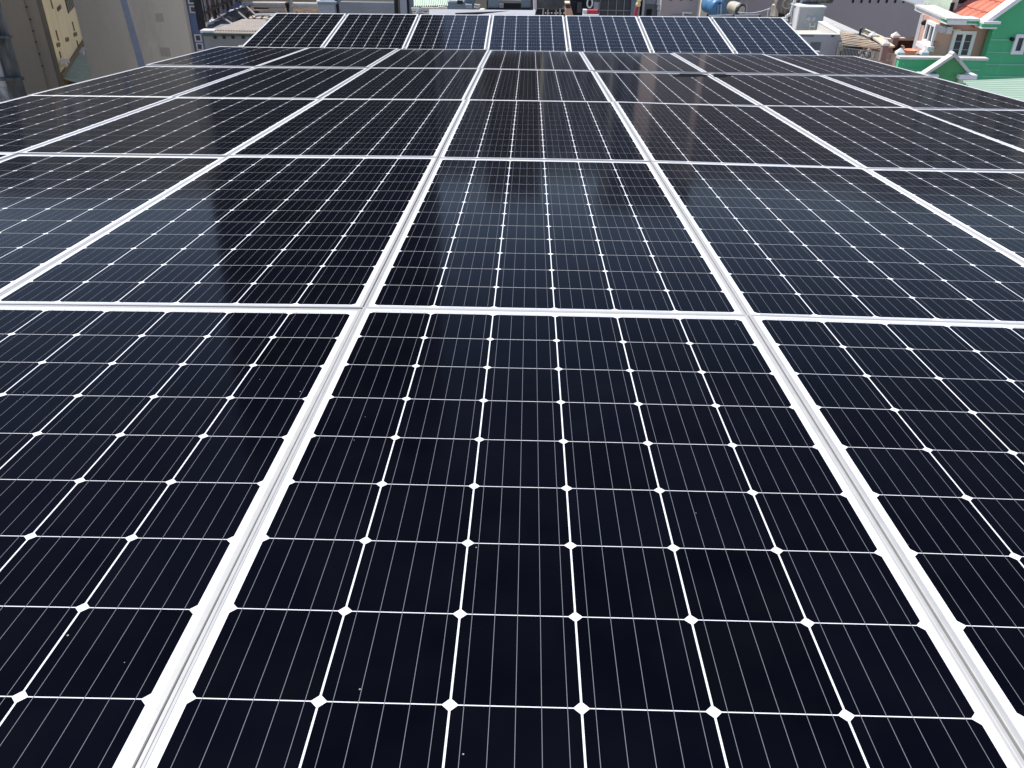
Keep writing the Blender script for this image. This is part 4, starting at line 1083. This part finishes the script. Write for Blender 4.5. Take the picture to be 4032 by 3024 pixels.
tme = None
nu, nv = 8, 7
sl_ = du / nu
for iu in range(nu):
    for iv in range(nv):
        o0 = fa_ + du * (iu / nu) + Vector((0, 0.5 + iv * 0.43, 0.03))
        if tme is None:
            tm = MB(); wv = 0.42
            nrm = du.normalized().cross(Vector((0, 1, 0))); nrm = nrm if nrm.z > 0 else -nrm
            prof = [(0, 0.0), (0.10, 0.055), (0.22, 0.07), (0.33, 0.05), (0.415, 0.0)]
            for (yy, hh_) in prof:
                tm.v.append(Vector((0, yy, 0)) + nrm * (hh_ + 0.045)); tm.v.append(sl_ * 1.12 + Vector((0, yy, 0)) + nrm * (hh_ + 0.012))
            for i in range(len(prof) - 1):
                tm.f.append((2 * i, 2 * i + 2, 2 * i + 3, 2 * i + 1))
            tm.f.append((0, 2, 4, 6, 8))
            tme = tm.mesh('tile', TILE)
        o = bpy.data.objects.new('tile', tme); COL.objects.link(o); o.parent = roof
        o.location = o0 - t.location + Vector((0, 0, random.uniform(-0.006, 0.006)))
# blocks and frame on the flat roof
blk = thing('roof_water_block', 'pale green and grey block on the flat roof of the green house', 'roof block', at(*z7(1330, 240), YC + 3))
p0_, p1_ = at(*z7(1165, 240), YC + 2.2), at(*z7(1250, 243), YC + 2.2)
MB().box(p0_.x, p1_.x, YC + 2.2, YC + 4.5, ztp - 0.1, ztp + 2.4).part('pale_block', LTGREEN, blk)
p2_ = at(*z7(1500, 240), YC + 2.2)
MB().box(p1_.x + 0.003, p2_.x, YC + 2.25, YC + 4.4, ztp - 0.1, at(*z7(1400, 55), YC + 2.2).z).part('grey_block', GREYP, blk)
MB().box(p1_.x - .1, p2_.x, YC + 2.3, YC + 4.2, at(*z7(1400, 50), YC + 2.2).z, at(*z7(1400, 0), YC + 2.2).z + 0.6).part('dark_top', DARK, blk)
pp = at(*z7(1210, 108), YC + 2.2); MB().box(pp.x - .06, pp.x + .06, YC + 2.15, YC + 2.2, pp.z - 0.17, pp.z + 0.17).part('slot', DARK, blk)
fr = thing('roof_pipe_frame', 'thin grey pipe frame on the flat roof beside the pale green block', 'pipe frame', at(*z7(1000, 180), YC + 4))
for pts_ in (((870, 95), (880, 72), (1160, 92)), ((1060, 138), (1150, 70)), ((900, 60), (1150, 60)), ((1085, 130), (1112, 165)), ((880, 85), (960, 130), (1130, 190))):
    MB().path([at(*z7(*q), YC + 4) for q in pts_], 0.04, 6).part('pipe', GREYP, fr)
hg = thing('dark_foliage_screen', 'dark netted screen behind the flat roof of the green house', 'screen', at(*z7(1000, 60), YC + 12))
a, b = at(*z7(880, 40), YC + 13), at(*z7(1700, 40), YC + 13)
for k in range(30):
    s_ = k / 30
    MB().box(a.x + (b.x - a.x) * s_, a.x + (b.x - a.x) * (s_ + 0.034), YC + 12.6 + 0.15 * random.random(), YC + 13, a.z - 6, a.z + 3 + 0.5 * random.random()).part('board', NAVY if k % 2 else DARK, hg)

# front parapet, pediment, pillars and brick wall of the terrace
t = thing('green_terrace_wall', 'low green terrace wall with pale coping and white pediment', 'wall', at(*z7(1050, 1000), YC - 1.2))
PY = YC - 1.0
a, b = at(*z7(505, 790), PY), at(*z7(1592, 800), PY)
MB().box(a.x, b.x + 0.28, PY, PY + 0.2, GZ, a.z - 0.055).part('wall', GREEN, t)
MB().box(a.x - 0.03, b.x + 0.3, PY - 0.05, PY + 0.25, a.z - 0.052, a.z + 0.02).part('coping', WHITED, t)
for (y, xa, xb) in ((960, 640, 900), (960, 1390, 1600), (880, 540, 560)):
    p, q = at(*z7(xa, y), PY - 0.01), at(*z7(xb, y), PY - 0.01)
    MB().box(p.x, q.x, PY - 0.02, PY, p.z - 0.02, p.z + 0.02).part('groove_line', GROOVE, t)
g0, g1, g2 = at(*z7(895, 1000), PY - 0.75), at(*z7(1232, 775), PY - 0.75), at(*z7(1425, 1005), PY - 0.75)
g0.z = g2.z = (g0.z + g2.z) / 2
dep = Vector((0, 0.2, 0))
MB().add([g0, g2, g1, g0 + dep, g2 + dep, g1 + dep], [(0, 1, 2), (5, 4, 3), (0, 3, 4, 1), (1, 4, 5, 2), (2, 5, 3, 0)]).part('gable', GREEN2, t)
MB().box(g0.x + 0.25, g2.x - 0.25, PY - 0.72, PY - 0.01, GZ, g0.z - 0.003).part('bay', GREEN2, t)
for (p, q, m_) in ((g0, g1, WHITED), (g1, g2, WHITED)):
    d = (q - p).normalized(); n_ = Vector((-d.z, 0, d.x)); n_ = n_ if n_.z > 0 else -n_
    pa, pb = p - d * 0.12 + n_ * 0.004 - Vector((0, 0.12, 0)), q + (d * 0.0) + n_ * 0.004 - Vector((0, 0.12, 0))
    MB().hexa([pa, pb, pb + Vector((0, .30, 0)), pa + Vector((0, .30, 0))], [v + n_ * 0.085 for v in (pa, pb, pb + Vector((0, .30, 0)), pa + Vector((0, .30, 0)))]).part('raking_moulding', m_, t)
for (cx_, s_) in ((g0.x, -1), (g2.x, 1)):
    MB().box(cx_ - 0.28, cx_ + 0.28, PY - 0.92, PY - 0.5, g0.z - 0.16, g0.z - 0.03).part('base_moulding', WHITE, t)
    MB().box(cx_ - 0.22, cx_ + 0.22, PY - 0.86, PY - 0.5, g0.z - 0.30, g0.z - 0.163).part('base_block', LTGREEN, t)
def pillar(px, py, Y, label, wpx=24):
    c = at(px, py, Y); w = (at(px + wpx / 2, py, Y).x - at(px - wpx / 2, py, Y).x) / 2
    o = thing('terrace_pillar', label, 'pillar', (c.x, Y + w, c.z - 1.6), 'capped terrace pillars')
    MB().box(c.x - w * 0.8, c.x + w * 0.8, Y, Y + 1.6 * w, c.z - (0.75 if Y > 31 else 2.2), c.z - 0.20).part('shaft', PILLAR, o)
    m_ = MB(); y0_, y1_ = Y - 0.2 * w, Y + 1.8 * w
    m_.box(c.x - w, c.x + w, y0_, y1_, c.z - 0.197, c.z - 0.12)
    k = len(m_.v)
    m_.add([(c.x - w, y0_, c.z - 0.118), (c.x + w, y0_, c.z - 0.118), (c.x + w, y1_, c.z - 0.118), (c.x - w, y1_, c.z - 0.118), (c.x, (y0_ + y1_) / 2, c.z + 0.02)], [(0, 1, 4), (1, 2, 4), (2, 3, 4), (3, 0, 4), (3, 2, 1, 0)])
    m_.part('cap', WHITE, o)
    return c, w
pillar(3444, 127, 35.0, 'capped pillar at the far left corner of the brick terrace wall', 27)
pillar(3534, 128, 34.0, 'tall capped pillar in the middle of the brick terrace wall', 28)
pillar(3495, 158, 31.5, 'capped pillar on the left side wall of the terrace', 28)
pillar(3552, 192, 28.0, 'capped pillar at the left end of the green terrace wall', 29)
pillar(3648, 192, 28.2, 'capped pillar standing in front of the pink wall', 29)
t = thing('brick_terrace_wall', 'dark brick terrace wall with pale coping behind the capped pillars', 'wall', at(3540, 200, 34.5))
a, b, c_ = at(3448, 150, 34.8), at(3530, 152, 34.3), at(3614, 152, 34.3)
for (p, q) in ((a, b), (b, c_)):
    p0_, q0_ = Vector((p.x + .12, p.y, 0)), Vector((q.x - 0.02, q.y, 0))
    MB().wallbox(p0_, q0_, 0, (q0_ - p0_).length, p.z - 2.4, p.z - 0.06, -0.15, 0.0).part('backing', BRICKD, t)
    MB().wallbox(p0_, q0_, -0.05, (q0_ - p0_).length, p.z - 0.057, p.z + 0.03, -0.2, 0.06).part('coping', CREAM, t)
    ln = (q0_ - p0_).length
    for r_ in range(9):
        o_ = 0.12 if r_ % 2 else 0.0
        nb = int(ln / 0.24)
        for k in range(nb):
            u = k * 0.24 + o_
            if u + 0.22 > ln: continue
            MB().wallbox(p0_, q0_, u, u + 0.225, p.z - 0.17 - r_ * 0.105, p.z - 0.08 - r_ * 0.105, 0.0, 0.015 + random.random() * 0.008).part('brick', BRICKD, t)
p, q = at(3440, 152, 34.9), at(3489, 186, 30.5); q.z = p.z - 0.05
q = atz(3489, 186, p.z)
MB().prism([(p.x, p.y), (q.x, q.y), (q.x + 0.28, q.y), (p.x + 0.28, p.y)], p.z - 1.5, p.z - 0.003).part('side_wall', PILLAR, t)
MB().prism([(p.x - .04, p.y), (q.x - .04, q.y - .04), (q.x + 0.32, q.y - .04), (p.x + 0.32, p.y)], p.z, p.z + 0.06).part('coping', CREAM, t)
p2 = atz(3496, 186, p.z - 0.35); q2 = atz(3548, 216, p.z - 0.35)
MB().prism([(p2.x, p2.y), (q2.x, q2.y), (q2.x + 0.3, q2.y), (p2.x + 0.3, p2.y)], p.z - 2, p.z - 0.35).part('side_wall', CREAM, t)
t = thing('orange_basin', 'orange plastic basin standing between the terrace pillars', 'basin', at(3580, 214, 29))
c = at(3581, 217, 29)
MB().lathe([(0, 0.16), (0.02, 0.17), (0.16, 0.22), (0.17, 0.24), (0.185, 0.22), (0.15, 0.20)], c, (0, 0, 1), 20).part('bowl', ORANGE, t, smooth=True)
t = thing('potted_plant', 'small dry potted plant beside the capped pillar at the pink wall', 'plant', at(3664, 214, 28.6))
c = at(3664, 214, 28.6)
MB().lathe([(0, 0.08), (0.18, 0.12), (0.2, 0.12)], c, (0, 0, 1), 12).part('pot', BRICKO, t)
lf = MB()
for k in range(60):
    a_ = random.uniform(0, 6.28); e_ = random.uniform(0.2, 1.4); r_ = random.uniform(0.1, 0.32)
    d = Vector((math.cos(a_) * math.cos(e_), math.sin(a_) * math.cos(e_), math.sin(e_)))
    p = c + Vector((0, 0, 0.18)) + d * r_; sd = d.cross(Vector((0, 0, 1))).normalized() * 0.02
    lf.add([p - sd, p + sd, p + d * 0.07], [(0, 1, 2)])
lf.part('leaves', mat('dry_leaf', (0.10, 0.07, 0.03), rough=0.8, var=0.4, scale=12), t, kind='stuff')
t = thing('board_pile', 'small pile of grey boards leaning behind the terrace pillars', 'boards', at(3605, 214, 29.6))
for k in range(5):
    p = at(3588 + 5 * k, 196 + 2 * k, 30.5); q = at(3612 + 5 * k, 214, 29.4)
    MB().tube(p, q, 0.035, 4).part('board', STEEL if k % 2 else GREYP, t)

# ---- pale green sheet roof at the lower right
za = at(3796, 319, 18).z
c0, c1 = at(3790, 320, 18.0), at(4150, 306, 19.5)
d0, d1 = at(3790, 470, 13.5), at(4160, 470, 13.5)
d0 = Vector((c0.x - 0.1, 12.5, c0.z - 0.45)); d1 = Vector((c1.x, 12.5, c1.z - 0.75))
t = thing('pale_green_roof', 'pale green ribbed metal roof at the right edge of the view', 'roof', Vector(((c0.x + c1.x) / 2, 15, c0.z - 1)))
MB().wave(d0, c0, c1, d1, 40, 0.016, 0.008).part('sheet', PGREEN, t)
MB().slab([d0 + Vector((0.1, 0.1, -0.1)), d1 + Vector((-0.1, 0.1, -0.1)), c1 + Vector((-0.1, -0.1, -0.1)), c0 + Vector((0.1, -0.1, -0.1))], 0.1).part('purlin_deck', GREYP, t)
MB().prism([(d0.x + .2, 12.7), (d1.x - .2, 12.7), (c1.x - .2, c1.y - .2), (c0.x + .2, c0.y - .2)], GZ, c0.z - 1.3).part('wall', GREYW, t)

# ---- the tower and the mid-rise blocks that the panels mirror
xl = at(700, 0, 82).x; xr = at(1640, 0, 82).x
t = thing('dark_tower', 'dark clad high-rise tower behind the left half of the rear panels', 'building', ((xl + xr) / 2, 88, GZ))
MB().box(xl, xr, 84, 100, GZ, -9.5).part('podium', BEIGE, t)
MB().box(xl, xr, 83.9, 100, -9.49, 46).part('shaft', TOWERM, t)
A, B = Vector((xl, 83.9, 0)), Vector((xr, 83.9, 0))
nb = 9
for fl in range(14):
    z_ = -8.5 + fl * 3.8
    for k in range(nb):
        u = (xr - xl) * (k + 0.18) / nb
        MB().wallbox(A, B, u, u + (xr - xl) / nb * 0.64, z_, z_ + 2.0, 0.0, 0.04).part('window', PANE, t)
def block(px0, px1, Y, ztop, m_, label, nx, dep=14):
    x0_, x1_ = at(px0, 0, Y).x, at(px1, 0, Y).x
    o = thing('apartment_block', label, 'building', ((x0_ + x1_) / 2, Y + 5, GZ), 'mid-rise blocks beyond the rooftops')
    MB().box(x0_, x1_, Y, Y + dep, GZ, ztop).part('wall', m_, o)
    MB().box(x0_ - 0.3, x1_ + 0.3, Y - 0.3, Y + dep + .3, ztop + 0.01, ztop + 0.5).part('roof', CONCL, o)
    A, B = Vector((x0_, Y, 0)), Vector((x1_, Y, 0))
    fl = int((ztop + 20) / 3.6)
    for f_ in range(fl):
        for k in range(nx):
            u = (x1_ - x0_) * (k + 0.3) / nx
            MB().wallbox(A, B, u, u + (x1_ - x0_) / nx * 0.4, ztop - 2.6 - f_ * 3.6, ztop - 1.2 - f_ * 3.6, 0.0, 0.04).part('window', PANE, o)
block(1660, 1900, 96, 11.5, CITY[1], 'pale grey apartment block straight behind the flat white roof', 5)
block(1920, 2140, 108, 15.5, CITY[2], 'brown apartment block behind the dark water tank', 4)
block(2150, 2420, 90, 10.0, CITY[0], 'grey apartment block behind the glazed wall', 5)
block(2430, 2800, 104, 16.0, CITY[3], 'blue-grey apartment block behind the mauve house', 6)
block(3640, 4250, 84, 11.0, CITY[1], 'pale apartment block behind the green house', 7)
block(4280, 5000, 76, 9.0, CITY[0], 'grey apartment block beyond the right edge', 7)
block(-1500, -420, 70, 8.5, CITY[0], 'grey apartment block beyond the left edge', 8)
block(420, 850, 120, 17.0, CITY[1], 'distant pale block behind the striped taupe wall', 5)
block(-150, 410, 135, 20.0, CITY[0], 'distant grey block added behind the cream building to cover bright sky', 7)  # unseen block, added so the panels mirror grey instead of sky
